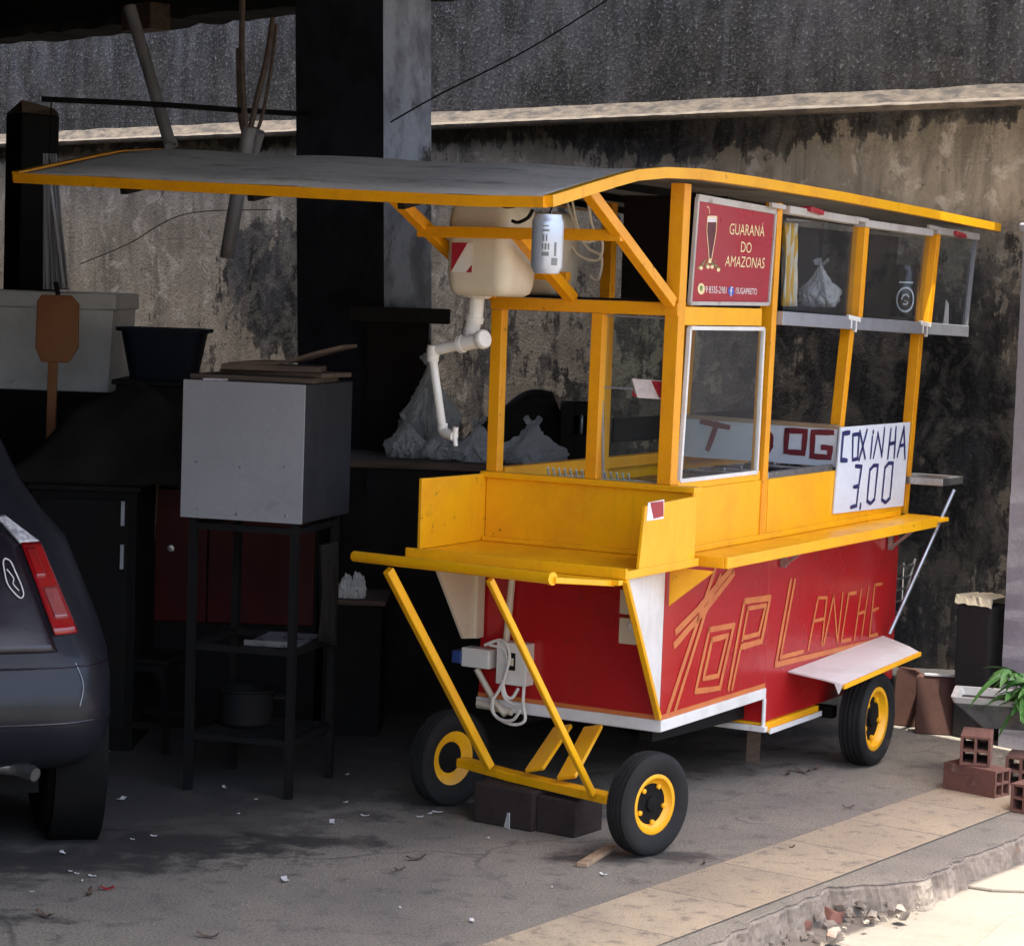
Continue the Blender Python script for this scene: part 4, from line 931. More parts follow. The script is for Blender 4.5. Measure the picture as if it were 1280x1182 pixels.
# ---- price sign
sb0 = C(1086, 637, X=.012); ps = cart_thing('price_sign', 'white hand painted price board in blue letters standing on the yellow side shelf', 'sign', sb0)
sp_ = [C(u, v, X=.016) for u, v in ((1051, 534), (1138, 527.5), (1129, 632), (1042, 642))]
mb = MB(); mb.prism(sp_, (-.006, 0, 0)); shift(mb, sb0).build('board', signw, ps)
KS = dict(ox=940, oy=420, sc=4.544, X=.0162)
def LS(mb, pts, w=.017, closed=False): stroke(mb, crop_pts(pts, **KS), w, (1, 0, 0), closed=closed)
glyphs = [[([(552, 548), (516, 553), (504, 703), (536, 706)], .019)], [([(572, 560), (607, 555), (598, 695), (570, 703)], .015, True)], [([(612, 540), (641, 692)], .015), ([(652, 535), (607, 702)], .015)],
          [([(683, 572), (672, 690)], .014), ([(689, 540), (687, 548)], .014)], [([(714, 560), (688, 690)], .013), ([(714, 548), (736, 682)], .013), ([(752, 525), (736, 682)], .013)],
          [([(788, 530), (770, 692)], .015), ([(817, 520), (806, 687)], .015), ([(779, 612), (812, 604)], .015)], [([(862, 518), (824, 682)], .015), ([(862, 518), (868, 692)], .015), ([(842, 622), (866, 616)], .014)],
          [([(588, 738), (621, 740), (604, 852), (576, 856)], .016), ([(604, 852), (592, 962), (560, 972)], .016)], [([(616, 955), (613, 976)], .016)],
          [([(688, 735), (714, 733), (694, 925), (672, 950), (652, 935), (668, 760)], .015, True)], [([(772, 722), (800, 720), (782, 918), (757, 944), (736, 928), (754, 748)], .015, True)]]
for gl in glyphs:
    mb = MB()
    for st_ in gl: LS(mb, *st_)
    shift(mb, sb0).build('painted_letter', navy, ps, fix=False)
# ---- drink can hanging from the roof corner
cb = C(683, 342, X=.035); cn = cart_thing('hanging_can', 'large silver drink can hanging from the roof corner of the cart', 'can', cb)
cr_ = .046; ht = C(683, 268, X=.035).z - cb.z
mb = MB(); mb.lathe([(0, .010), (cr_ * .70, .006), (cr_ * .76, .0), (cr_ * .82, .004), (cr_, .020), (cr_, ht - .024), (cr_ * .97, ht - .018), (cr_ * .86, ht - .004), (cr_ * .86, ht), (cr_ * .82, ht), (cr_ * .80, ht - .006), (0, ht - .006)], (0, 0, 0), (0, 0, 1), 40); mb.build('body', canmat, cn, smooth=True, ang=50)
mb = MB(); mb.tube(bez([(0, 0, ht - .006), (.004, .01, ht + .02), (0, .02, ht + .035), (0, .03, 2.012 - cb.z)], 5), .0025, 6); mb.build('wire_hook', iron, cn, smooth=True)
mb = MB()
vx = (cam.location - cw(cb)) if False else Vector((0, 0, CAM_H)) - cw(cb)
va = math.atan2(*(cvec(vx).yx))
def canp(a, z): return V((math.cos(va + a) * (cr_ + .0006), math.sin(va + a) * (cr_ + .0006), z))
def canrect(mb, a0, a1, z0, z1):
    k = max(2, int(abs(a1 - a0) / .15)); mb.grid([[canp(a0 + (a1 - a0) * i / k, z) for i in range(k + 1)] for z in (z0, z1)])
for z0, z1, a0, a1 in ((.05, .062, -.35, .1), (.068, .086, -.35, -.25), (.068, .086, -.18, -.05), (.068, .086, 0.02, .12), (.092, .112, -.33, -.2), (.092, .112, -.12, -.02), (.12, .126, -.35, .1), (.134, .138, -.35, .05), (.024, .045, .28, .7), (.05, .09, .45, .6)):
    mb = MB(); canrect(mb, a0, a1, z0, z1); mb.build('can_print', can_ink, cn, smooth=True, fix=False)
# ---- water tanks with their drain
def rrect(hx, hy, r, n=6):
    out = []
    for sx, sy, a in ((1, 1, 0), (-1, 1, 90), (-1, -1, 180), (1, -1, 270)):
        for k in range(n + 1):
            an = R(a + 90 * k / n); out.append((sx * (hx - r) + math.cos(an) * r, sy * (hy - r) + math.sin(an) * r))
    return out
def jerrycan(base, hx, hy, h, name_label, nrib=True):
    t = cart_thing('water_tank', name_label, 'water tank', base)
    mb = MB(); rows = []
    for z, k, r in ((0, .72, .03), (.012, .88, .04), (.035, .97, .05), (.07, 1, .05), (h * .45, 1.005, .05), (h * .5, .985, .05), (h * .55, 1.005, .05), (h - .07, 1, .05), (h - .03, .96, .05), (h - .008, .85, .05), (h, .7, .04)):
        ring = [V((x * k, y * k, z)) for x, y in rrect(hx, hy, min(r, hx * .8, hy * .8))]; rows.append(ring + [ring[0]])
    mb.grid(rows); mb.f.append(tuple(range(len(rows[0]) - 1))); L0 = (len(rows) - 1) * len(rows[0]); mb.f.append(tuple(L0 + i for i in range(len(rows[0]) - 1)))
    mb.build('body', plastic_cream, t, smooth=True, ang=60)
    return t
tb = V((-.580, -.20, C(600, 370, Y=-.28).z)); th = .31
tk = jerrycan(tb, .120, .112, th, 'cream plastic water tank with a white drain pipe under the cart roof')
tb2 = V((-.60, .15, 1.735)); jerrycan(tb2, .13, .08, .28, 'cream plastic water tank without a pipe, behind the first tank under the roof')
mb = MB(); mb.span((-.58 + .01, .15, 1.726), (-.30, .33, 1.7345)); sh_ = cart_thing('tank_shelf', 'dark thin board that carries the rear water tank above the front beam', 'shelf', (-.44, .24, 1.726)); shift(MB().span((-.74, .05, 1.727), (-.06, .40, 1.7345)), V((-.44, .24, 1.726))).build('board', brown_dark, sh_)
stk = [V((x, -.1137, z)) for x, z in ((-.085, .17), (-.005, .17), (-.005, .075), (-.085, .075))]
mb = MB(); mb.prism(stk, (0, -.001, 0)); s1 = mb.build('sticker', plastic_white, tk)
mb = MB(); mb.prism([V((-.085, -.1152, .17)), V((-.025, -.1152, .17)), V((-.085, -.1152, .075))], (0, -.0006, 0)); mb.build('sticker_print', banner_red, s1)
mb = MB(); mb.prism([V((-.006, -.1152, .10)), V((-.006, -.1152, .075)), V((-.028, -.1152, .075))], (0, -.0006, 0)); mb.build('sticker_print', banner_red, s1)
def tp(u, v, Y=-.2): return C(u, v, Y=Y) - tb
n0, n1, n2 = tp(597, 360), tp(594, 395), tp(588, 418)
mb = MB(); mb.lathe([(.034, 0), (.041, .004), (.041, .036), (.034, .040), (.030, .0)], n0 + V((0, 0, -.034)), n0 - n1, 24, True)
for k in range(14): an = k * .449; mb.beam(n0 + V((math.cos(an) * .042, math.sin(an) * .042, -.030)), n0 + V((math.cos(an) * .042, math.sin(an) * .042, .002)), .006, .006)
mb.tube([n0, n1, n2], .026, 18); mb.lathe([(.031, 0), (.031, .02), (.026, .02)], n1, n2 - n1, 20)
T0, T1 = tp(542, 438, -.24), tp(604, 424, -.24)
mb.tube([n2 + V((0, 0, .006)), tp(586, 430, -.24)], .024, 16)
dp_ = mb.build('drain_pipe', plastic_white, tk, smooth=True)
mb = MB(); mb.tube([T0, T0.lerp(T1, .55)], .0185, 16); mb.tube([T0.lerp(T1, .5), T1], .026, 18); mb.lathe([(.029, 0), (.029, .016)], T0.lerp(T1, .52), T1 - T0, 20); mb.lathe([(.030, 0), (.032, .004), (.032, .02), (.027, .026), (0, .028)], T1 - (T1 - T0).normalized() * .012, T1 - T0 + V((0, -.06, 0)), 24)
mb.build('tee_pipe', plastic_white, tk, smooth=True)
E0, E1, E2, E3 = T0, tp(541, 448, -.24), tp(553, 536, -.24), tp(568, 545, -.26)
mb = MB(); mb.lathe([(.021, -.016), (.024, 0), (.021, .018)], E0, E1 - E0, 16); mb.tube([E0, E1, E1 + V((0, 0, -.01))], .021, 14); mb.tube([E1, E2], .0145, 14); mb.tube(bez([E2 + V((0, 0, .02)), E2 + V((.002, 0, -.005)), E2.lerp(E3, .4) + V((0, 0, -.006)), E3], 4), .017, 14); mb.tube([E3, E3 + V((.004, 0, .03))], .010, 10); mb.tube([E3 + V((0, 0, .004)), E3 + V((.006, 0, -.032))], .008, 10)
mb.build('down_pipe_with_tap', plastic_white, tk, smooth=True)
# ---- goods in the display cabinet
def crumple(mb, c, r, seed, sub=3, amp=.25, sq=(1, 1, 1), knot=None):
    bm = bmesh.new(); bmesh.ops.create_icosphere(bm, subdivisions=sub, radius=1); off = V((seed * 3.7, seed * 1.3, -seed * 2.1)); vs = []
    bm.verts.index_update()
    for v in bm.verts:
        n_ = v.co.copy(); q = V((n_.x * 1.9, n_.y * 1.9, n_.z * (.8 if knot else 1.6))) + off
        q = q + V((mnoise.noise(q * 1.3), mnoise.noise(q * 1.3 + V((9, 0, 0))), mnoise.noise(q * 1.3 + V((0, 9, 0))))) * .6
        d = (1 - 2.2 * abs(mnoise.noise(q))) * .55 + (1 - 2.2 * abs(mnoise.noise(q * 2.3))) * .32 + (1 - 2.2 * abs(mnoise.noise(q * 5.1))) * .16
        k = 1 + amp * (d - .35) * .6
        p = V((n_.x * sq[0], n_.y * sq[1], n_.z * sq[2])) * k * r
        if p.z < -.75 * r * sq[2]: p.z = -.75 * r * sq[2]
        if knot and n_.z > .15: f = ((n_.z - .15) / .85); g = 1 - .86 * f ** .8; p.x *= g; p.y *= g; p.z += knot * f * f * r
        vs.append(c + p)
    mb.add(vs, [tuple(v.index for v in f.verts) for f in bm.faces]); bm.free()
    if knot:                                   # the two tied ears of the bag
        top_ = c + V((0, 0, (sq[2] + knot) * r * .97))
        for sgn in (1, -1):
            rows = []
            for i in range(9):
                f = i / 8; w_ = r * .34 * math.sin(math.pi * min(1, f * .8 + .12)); cx_ = top_ + V((sgn * r * .42 * f, r * .1 * math.sin(f * 3), r * .55 * (f - .55 * f * f)))
                rows.append([cx_ + V((sgn * .1 * w_ * math.sin(j * 1.7 + seed), (j - 4) / 4 * w_ * .8, (j - 4) / 4 * w_ * .45 + .18 * w_ * math.sin(j * 2.1 + i))) for j in range(9)])
            mb.grid(rows)
    return mb
def cabz(u): f = (u - 976) / 230; return z_b0.lerp(z_b1, f).z
bb = C(1024, 384, X=-.10); bg_ = cart_thing('plastic_bag', 'white knotted plastic bag lying behind the glass of the display cabinet', 'plastic bag', bb)
mb = crumple(MB(), V((0, 0, .055)), .075, 3, 5, .8, (.8, 1.3, .95), .45); mb.build('bag_body', bag_m, bg_, smooth=True, ang=60)
mt, t, b, tc = new_mat('yellow striped cloth')
sp3 = nd(t, 'ShaderNodeSeparateXYZ'); t.links.new(tc, sp3.inputs[0])
wv = math_(t, 'ADD', math_(t, 'MULTIPLY', sp3.outputs[1], 22), math_(t, 'MULTIPLY', math_(t, 'SINE', math_(t, 'MULTIPLY', sp3.outputs[2], 14)), .35))
fr_ = math_(t, 'FRACT', wv)
t.links.new(mixc(t, ramp(t, fr_, [(.0, g3(0)), (.44, g3(0)), (.5, g3(1)), (.94, g3(1)), (1, g3(0))]), (.66, .62, .52), (.62, .36, .03)), b.inputs['Base Color']); b.inputs['Roughness'].default_value = .9
cl_b = C(984, 384, X=-.06); cl = cart_thing('striped_cloth', 'yellow and white striped cloth hanging behind the first glass of the display cabinet', 'cloth', cl_b)
mb = MB(); rows = []
for i in range(15):
    z = .004 + .30 * i / 14; rows.append([V((.012 * math.sin(j * 1.1 + i * .2), -.058 + .125 * j / 20 * (1 - .1 * i / 14), z)) for j in range(21)])
mb.grid(rows).build('cloth_sheet', mt, cl, smooth=True, solid=.003)
jb_ = C(1128, 396, X=-.07); jr = cart_thing('black_jar', 'black jar with a pale round emblem behind the middle cabinet glass', 'jar', jb_)
mb = MB(); mb.lathe([(0, 0), (.056, 0), (.058, .005), (.058, .17), (.05, .185), (.05, .21), (0, .212)], (0, 0, 0), (0, 0, 1), 30); mb.build('body', black_gloss, jr, smooth=True)
def jp(a, z, r=.0588): an = R(-60) + a; return V((math.cos(an) * r, math.sin(an) * r, z))
mb = MB(); ring = [(math.cos(k * .314), math.sin(k * .314)) for k in range(21)]
mb.grid([[jp(x * .66 * s, .07 + y * .052 * s) for x, y in ring] for s in (1, .84)]); mb.build('emblem_ring', signw, jr, fix=False)
mb = MB(); mb.grid([[jp(x * s, .07 + y * s) for x, y in ((-.32, .0), (-.2, .020), (.1, .024), (.26, .012), (.05, .003), (-.1, -.004), (.2, -.010), (.1, -.022), (-.2, -.020))] for s in (1, .72)]); mb.build('emblem_swirl', signw, jr, fix=False)
mb = MB(); mb.grid([[jp(-.5 + i * .1, z) for i in range(11)] for z in (.136, .142)]); mb.build('emblem_bar', signw, jr, fix=False)
wp = C(1207, 352, X=-.05); mb = MB(); mb.prism([V((0, -.03, 0)), V((0, .03, 0)), V((.0, .02, .1)), V((0, -.01, .12))], (.004, 0, 0))
o = mb.build('paper_slip', printw, loc=cw(V((-.05, 2.70, cabz(1206) + .0)))); o.rotation_euler = (0, 0, -CART_YAW); tag(o, 'small white paper slip leaning in the last section of the display cabinet', 'paper')
# ---- wire rack with white prongs on the counter
rk_b = V((-.36, .16, SILL - .058)); rk = cart_thing('wire_rack', 'white wire rack standing on the steel counter behind the front opening', 'rack', rk_b)
mb = MB()
for k in range(15): mb.tube([(-.16 + .022 * k, -.03, .005), (-.16 + .022 * k, -.03, .055), (-.15 + .022 * k, -.06, .085)], .004, 6)
for z in (.005, .05): mb.tube([(-.17, -.03, z), (.16, -.03, z)], .005, 6); mb.tube([(-.17, .06, z), (.16, .06, z)], .005, 6)
mb.build('wires', plastic_white, rk, smooth=True)
# ---- concrete block below the steering axle
c0 = G(665, 1040); bl = thing('concrete_block', 'dark concrete block wedged under the steering axle of the cart', 'block', c0, R(20))
mb = MB(); mb.span((-.235, 0, 0), (0, .20, .132)); bl_m = mb.build('block_body', block_m, bl, bevel=.006); bl.rotation_euler = (0, 0, R(-34)); 
mb = MB(); mb.span((.0005, .02, .0), (.15, .19, .12)); mb.build('block_half', block_m, bl, bevel=.006)

# ================================================================== left side of the garage
# ---- grey box on an iron stand
bx0 = D(220, 990, 8.10); bx0.z = 0
bs = thing('box_stand', 'dark iron stand with slatted lower shelf under the grey box', 'stand', bx0, R(-16))
zb_, zt_ = D(219, 645, 8.1).z, D(221, 474, 8.1).z
for x in (.03, .40):
    for y in (.03, .42):
        mb = MB(); mb.beam((x, y, 0), (x, y, zb_ - .002), .026, .026); mb.build('leg', iron, bs)
for z in (zb_ - .03, .50, .19):
    for y in (.03, .42): mb = MB(); mb.beam((.044, y, z), (.386, y, z), .022, .022); mb.build('rail', iron, bs)
    for x in (.03, .40): mb = MB(); mb.beam((x, .044, z), (x, .406, z), .022, .022); mb.build('rail', iron, bs)
mb = MB()
for k in range(9): mb.beam((.05, .06 + .042 * k, .20), (.38, .06 + .042 * k, .20), .018, .006)
mb.build('lower_shelf', iron, bs)
boxside = PM('dark grey box side', (.035, .035, .038), (.026, .026, .028), 4, rough=.6, spec=.15)
gb = thing('grey_box', 'large box with plain grey front on top of the dark iron stand', 'box', bx0 + V((0, 0, zb_)), R(-16))
mb = MB(); mb.span((-.005, 0, 0), (.435, .46, zt_ - zb_)); mb.build('carcass', boxside, gb, bevel=.003)
mb = MB(); mb.span((-.006, -.006, -.001), (.436, -.0003, zt_ - zb_ + .001)); mb.build('front_panel', boxgrey, gb, bevel=.0015)
for u, v in ((.05, .19), (.21, .18), (.37, .19), (.06, .03), (.2, .02), (.38, .025)):
    mb = MB(); mb.lathe([(.0045, 0), (.004, .002), (0, .003)], (u, -.0062, v), (0, -1, 0), 8); mb.build('screw', steel, gb)
def gbw(x, y, z=0): return bx0 + Rz(R(-16)) @ V((x, y, 0)) + V((0, 0, zt_ + z))
rg = thing('hanging_rag', 'dark grey rag hanging at the right side of the iron stand below the grey box', 'rag', bx0 + Rz(R(-16)) @ V((.43, .30, .52)), R(-16))
mb = MB(); mb.grid([[(.012 * math.sin(j * 1.3 + i * .3), -.11 + .2 * j / 14 * (1 - .25 * i / 9), .005 + .33 * i / 9 - .05 * (j / 14) * (1 - i / 9)) for j in range(15)] for i in range(10)]); mb.build('cloth', tarp, rg, smooth=True, solid=.003)
mtr = thing('metal_tray', 'thin bent metal tray lying on the middle rails of the iron stand', 'tray', bx0 + Rz(R(-16)) @ V((.30, .22, .512)), R(-10))
mb = MB(); mb.span((-.10, -.16, 0), (.09, .16, .004)); mb.span((-.10, -.164, 0), (.09, -.1605, .02)); mb.build('sheet', steel, mtr)
pot = thing('dented_pot', 'dark dented pot on the slatted lower shelf of the iron stand', 'pot', bx0 + Rz(R(-16)) @ V((.15, .24, .2035)))
mb = MB(); mb.lathe([(0, 0), (.085, 0), (.095, .01), (.098, .12), (.106, .125), (.104, .13), (.092, .122), (.088, .012), (0, .01)], (0, 0, 0), (0, 0, 1), 28); mb.build('body', iron, pot, smooth=True)
mb = MB(); mb.tube(bez([(.1, -.03, .1), (.14, -.02, .1), (.14, .02, .1), (.1, .03, .1)], 4), .006, 6); mb.build('handle', iron, pot, smooth=True)
pln = thing('leaning_plank', 'dark plank leaning against the red cabinet behind the stool', 'plank', D(160, 900, 9.12).xy.to_3d(), R(5))
mb = MB(); mb.beam((0, 0, .012), (.05, .10, 1.0), .09, .02, up=(0, 1, 0)); mb.build('board', wood, pln, bevel=.003)
for k, (bx_, lab) in enumerate(((.08, 'leftmost dark bottle on the red cabinet'), (.17, 'middle dark bottle on the red cabinet'), (.27, 'rightmost dark bottle on the red cabinet'))):
    cb_ = D(178, 600, 9.25); mb = MB(); mb.lathe([(0, 0), (.032, 0), (.034, .006), (.034, .15), (.014, .21), (.013, .26), (.015, .262), (.015, .275), (0, .276)], (0, 0, 0), (0, 0, 1), 20); tag(mb.build('bottle', black_gloss, loc=(cb_.x + bx_, 9.4 + .03 * k, cb_.z + .0005), smooth=True), lab, 'bottle', 'bottles on the red cabinet')
brds = [((.20, .22), 0, (.44, .30, .018), 4, 'flat dark board lowest on the grey box'), ((.26, .26), .019, (.40, .22, .016), -7, 'second dark board from the bottom on the grey box'), ((.24, .20), .036, (.34, .16, .02), 12, 'short dark board near the top of the pile on the grey box')]
for (xy, dz, dim, an, lab) in brds:
    mb = MB(); mb.span((-dim[0] / 2, -dim[1] / 2, 0), (dim[0] / 2, dim[1] / 2, dim[2])); o = mb.build('scrap_board', wood, loc=gbw(*xy, dz + .001), bevel=.003); o.rotation_euler = (0, 0, R(-16 + an)); tag(o, lab, 'board', 'scrap boards on the grey box')
mb = MB(); mb.grid([[(-.2 + .4 * i / 10, y, .002 + .075 * (i / 10) ** 2 + .004 * math.sin(i)) for i in range(11)] for y in (-.1, 0, .1)])
o = mb.build('scrap_board', wood, loc=gbw(.30, .22, .060), solid=.012); o.rotation_euler = (0, 0, R(-10)); tag(o, 'curled dark board on top of the pile on the grey box', 'board', 'scrap boards on the grey box')
mb = MB(); mb.box((0, 0, .003), (.075, .04, .006)); o = mb.build('white_offcut', printw, loc=gbw(.09, .045, .0008)); o.rotation_euler = (0, 0, R(-14)); tag(o, 'small white offcut at the front edge of the grey box top', 'offcut')

def cabinet(name, label, cat, u0, u1, vtop, depth, dp, mat, rz=0, topm=None, th=.02):
    a, b_ = D(u0, vtop, depth), D(u1, vtop, depth); t = thing(name, label, cat, (a.x, depth, 0), rz)
    wd_ = b_.x - a.x; h = a.z
    mb = MB(); mb.span((0, 0, 0), (wd_, dp, h - th)); mb.build('carcass', mat, t, bevel=.004)
    if topm: mb = MB(); mb.span((-.015, -.02, h - th), (wd_ + .015, dp, h)); mb.build('top', topm, t, bevel=.003)
    return t, wd_, h
# ---- black cabinet, red cabinet behind it
t, w_, h_ = cabinet('black_cabinet', 'black metal cabinet with pale latch strips beside the parked car', 'cabinet', 40, 172, 604, 8.75, .5, blackp, 0, iron)
mb = MB(); mb.span((.03, -.014, .08), (w_ - .03, -.0005, h_ - .05)); d_ = mb.build('door', iron, t, bevel=.004)
for z in (.68, .84): mb = MB(); mb.span((w_ - .055, -.024, z), (w_ - .042, -.0145, z + .09)); mb.build('latch_strip', alu, d_)
mb = MB(); mb.span((.008, -.006, .8), (.016, -.001, .92)); mb.build('edge_strip', alu, t)
t, w_, h_ = cabinet('red_cabinet', 'dark red cabinet with a pale edge strip standing behind the iron stand', 'cabinet', 178, 400, 600, 9.25, .5, blackp, 0, iron)
mb = MB(); mb.span((.035, -.016, .42), (.26, -.0005, h_ - .03)); d1 = mb.build('door', red_cab, t, bevel=.003); mb = MB(); mb.span((.265, -.016, .42), (w_ - .01, -.0005, h_ - .03)); mb.build('door', red_cab, t, bevel=.003)
mb = MB(); mb.span((0.002, -.02, .40), (.03, -.0005, h_ - .02)); mb.build('edge_strip', alu, t, bevel=.002)
mb = MB(); mb.lathe([(.0, .02), (.014, .018), (.016, .012), (.008, .0)], (.12, -.0165, h_ - .26), (0, -1, 0), 14); mb.build('handle', chrome, d1, smooth=True)
# ---- tarpaulin heap on the black cabinet
tz = D(100, 604, 8.9).z
tb_ = D(150, 604, 9.0); tpn = thing('tarpaulin_heap', 'dusty dark tarpaulin heaped on the black cabinet below the blue tub', 'tarpaulin', (tb_.x, 9.05, tz))
mb = MB(); rows = []
for i in range(25):
    r = []
    for j in range(25):
        x, y = -.42 + .84 * i / 24, -.26 + .5 * j / 24
        e = max(abs(x) / .42, abs(y) / .26); hh = .36 * max(0, 1 - e ** 1.7) * (.75 + .5 * (x + .42) / .84) + .02 * math.sin(x * 23 + y * 9) * (1 - e * .6) + .012 * math.sin(y * 31 - x * 14)
        r.append((x, y, max(.001, hh)))
    rows.append(r)
mb.grid(rows).build('sheet', tarp, tpn, smooth=True, solid=.004)
# ---- tall dark shelf with blue tub, white box, paddle
t, w_, h_ = cabinet('dark_shelf_unit', 'tall dark shelf unit that carries the blue tub behind the grey box', 'shelf', 145, 275, 474, 9.45, .45, brown_dark, 0, iron)
tubp = D(205, 472, 9.66); tub = thing('blue_tub', 'dark blue plastic tub with a wide rim standing behind the grey box', 'tub', (tubp.x, 9.66, h_))
mb = MB(); rows = []
for z, k in ((0, .78), (.19, 1.0), (.19, 1.12), (.205, 1.13), (.205, .98), (.02, .75)):
    ring = [V((x * k, y * k, z)) for x, y in rrect(.165, .12, .05)]; rows.append(ring + [ring[0]])
mb.grid(rows); mb.f.append(tuple(range(len(rows[0]) - 1))); L0 = 5 * len(rows[0]); mb.f.append(tuple(L0 + i for i in range(len(rows[0]) - 1))); mb.build('body', blue_dark, tub, smooth=True)
t, w_, h_ = cabinet('low_dark_cupboard', 'dark cupboard at the left edge with the white box on top', 'cupboard', -60, 136, 484, 9.9, .5, brown_dark, R(-4), iron)
wbp = D(-40, 480, 9.9); wb = thing('white_box', 'dirty white lidded box on the dark cupboard at the left edge', 'box', (wbp.x, 9.93, h_), R(-4))
bw_ = D(141, 480, 9.9).x - wbp.x; hb_ = D(0, 362, 9.9).z - h_
mb = MB(); mb.prism([(0, 0, 0), (bw_ - .015, 0, 0), (bw_, 0, hb_ - .07), (0, 0, hb_ - .07)], (0, .4, 0)); mb.build('body', whitep, wb, bevel=.004)
mb = MB(); mb.span((-.01, -.015, hb_ - .069), (bw_ + .012, .41, hb_)); mb.build('lid', whitep, wb, bevel=.008)
pdp = D(60, 700, 9.25); pdl = thing('paddle_sign', 'blank orange brown eight sided paddle on a pole in front of the white box', 'paddle sign', (pdp.x - .01, 9.25, 0))
cz, hx_, hz_ = D(72, 411, 9.25).z, .083, .13
ox = D(71, 411, 9.25).x - pdp.x + .01
mb = MB(); mb.prism([(ox + x * hx_, 0, cz + z * hz_) for x, z in ((-.7, -1), (.55, -1), (1, -.55), (1, .75), (.65, 1), (-.75, 1), (-.95, .8), (-1, -.6))], (0, .02, 0)); mb.build('plate', brown_paddle, pdl, bevel=.004)
mb = MB(); mb.beam((0, .012, 0), (.012, .012, cz - hz_ - .001), .036, .02); mb.build('pole', brown_paddle, pdl, bevel=.003)
mb = MB(); mb.beam((ox + .0, .012, cz + hz_ + .001), (ox - .01, .012, cz + hz_ + .05), .03, .016); mb.build('bracket', blackp, pdl, bevel=.003)
hcb = D(72, 362, 9.75); hc = thing('hanging_cloth', 'pale furled cloth hanging beside a thin pole at the left', 'cloth', hcb)
mb = MB(); rows = []
for i in range(12):
    f = i / 11; c = D(70 - 8 * f, 362 - 170 * f, 9.75) - hcb; rw = .05 * (1 - f) + .03 * f
    rows.append([c + V((-rw + 2 * rw * j / 16, .015 * math.sin(j * 1.9 + f), 0)) for j in range(17)])
mb.grid(rows).build('cloth_sheet', cloth_pale, hc, smooth=True, solid=.004)
mb = MB(); mb.tube([D(80, 360, 9.7) - hcb, D(60, 205, 9.7) - hcb], .007, 8); mb.build('pole', cloth_pale, hc, smooth=True)
mb = MB(); mb.tube([D(62, 205, 9.72) - hcb, D(64, 128, 10.08) - hcb], .003, 6); mb.build('cord', blackp, hc)
# ---- plastic stool
stp = G(180, 930); sto = thing('plastic_stool', 'dark grey plastic stool standing between the car and the iron stand', 'stool', stp, R(-14))
sh = .345; mb = MB(); rows = []
mb.span((-.135, -.135, sh - .018), (.135, .135, sh)); mb.span((-.125, -.125, sh - .05), (.125, -.11, sh - .0185)); mb.span((-.125, .11, sh - .05), (.125, .125, sh - .0185)); mb.build('seat', iron, sto, bevel=.006)
for sx in (-1, 1):
    for sy in (-1, 1):
        mb = MB(); mb.prism([(sx * .125, sy * .125, sh - .019), (sx * .07, sy * .122, sh - .019), (sx * .115, sy * .13, sh - .09), (sx * .135, sy * .15, .0), (sx * .16, sy * .155, 0)], (0, -sy * .02, 0)); mb.build('leg', iron, sto)
for sy in (-1, 1): mb = MB(); mb.span((-.125, sy * .14 - .008, .09), (.125, sy * .14 + .008, .115)); mb.build('stretcher', iron, sto)
# ---- dark counter behind the cart with bags, crate and covered thing
t, w_, h_ = cabinet('dark_counter', 'long dark brown counter behind the front of the cart', 'counter', 428, 770, 574, 9.75, .6, brown_dark, R(0), wood, .03)
mb = MB(); mb.span((.10, -.03, h_ - .16), (.13, -.0005, h_ - .031)); mb.build('bracket', iron, t)
hc_ = h_
def bag(u, v, dpt, r, seed, label, sq=(1, 1, 1), knot=.5, m_=bag_m):
    p = D(u, v, dpt); o = MB(); crumple(o, V((0, 0, r * sq[2] * .75)), r, seed, 5, 1.0, sq, knot); o = o.build('plastic_bag', m_, loc=(p.x, dpt, hc_ + .0005), smooth=True, ang=60); return tag(o, label, 'plastic bag', 'plastic bags on the dark counter')
bag(508, 575, 9.98, .075, 11, 'small crumpled pale plastic bag leftmost on the dark counter', (1, .8, 1.0), .35)
bag(536, 575, 10.2, .125, 12, 'tallest knotted plastic bag on the dark counter, left of the cart post', (.85, .8, 1.5), .5)
bag(556, 578, 9.95, .085, 15, 'squat plastic bag on the dark counter below the tap of the drain pipe', (1.1, .8, .8), .3)
bag(596, 590, 9.88, .080, 13, 'small plastic bag in front of the covered heap on the dark counter', (1.1, .8, .9), .4)
bag(664, 590, 9.88, .095, 14, 'plastic bag seen through the front opening of the cart on the dark counter', (1.3, .7, .75), .4)
p = D(640, 574, 10.12); cv = thing('covered_heap', 'dark grey cloth draped over a heap on the dark counter', 'covered heap', (p.x, 10.16, hc_))
mb = MB(); rows = []
for i in range(31):
    r = []
    for j in range(15):
        x, y = -.27 + .54 * i / 30, -.13 + .26 * j / 14; e = min(1, abs(y) / .13); ex = i / 30
        top_ = (.04 + .36 * min(1, ex / .62)) if ex < .62 else .40 - .4 * (ex - .62) / .38 * .55
        top_ = .30 * math.sin(min(1, ex * 1.35) * 1.5) * (1 if ex < .8 else 1 - (ex - .8) * 4.5)
        r.append((x, y, max(.001, top_ * (1 - e ** 3)) + .01 * math.sin(x * 30 + y * 20) * (1 - e)))
    rows.append(r)
mb.grid(rows).build('cover', tarp, cv, smooth=True, solid=.005)
p = D(724, 590, 10.0); cr2 = thing('bottle_crate', 'dark crate with a hand slot seen through the front opening of the cart', 'crate', (p.x, 9.95, hc_))
mb = MB(); mb.span((-.085, 0, 0), (-.03, .02, .25)); mb.span((.03, 0, 0), (.085, .02, .25)); mb.span((-.03, 0, 0), (.03, .02, .12)); mb.span((-.03, 0, .2), (.03, .02, .25)); mb.span((-.085, .021, 0), (-.07, .25, .25)); mb.span((.07, .021, 0), (.085, .25, .25)); mb.span((-.07, .24, 0), (.07, .25, .25)); mb.span((-.069, .021, 0), (.069, .239, .02)); mb.build('shell', tarp, cr2, bevel=.003)
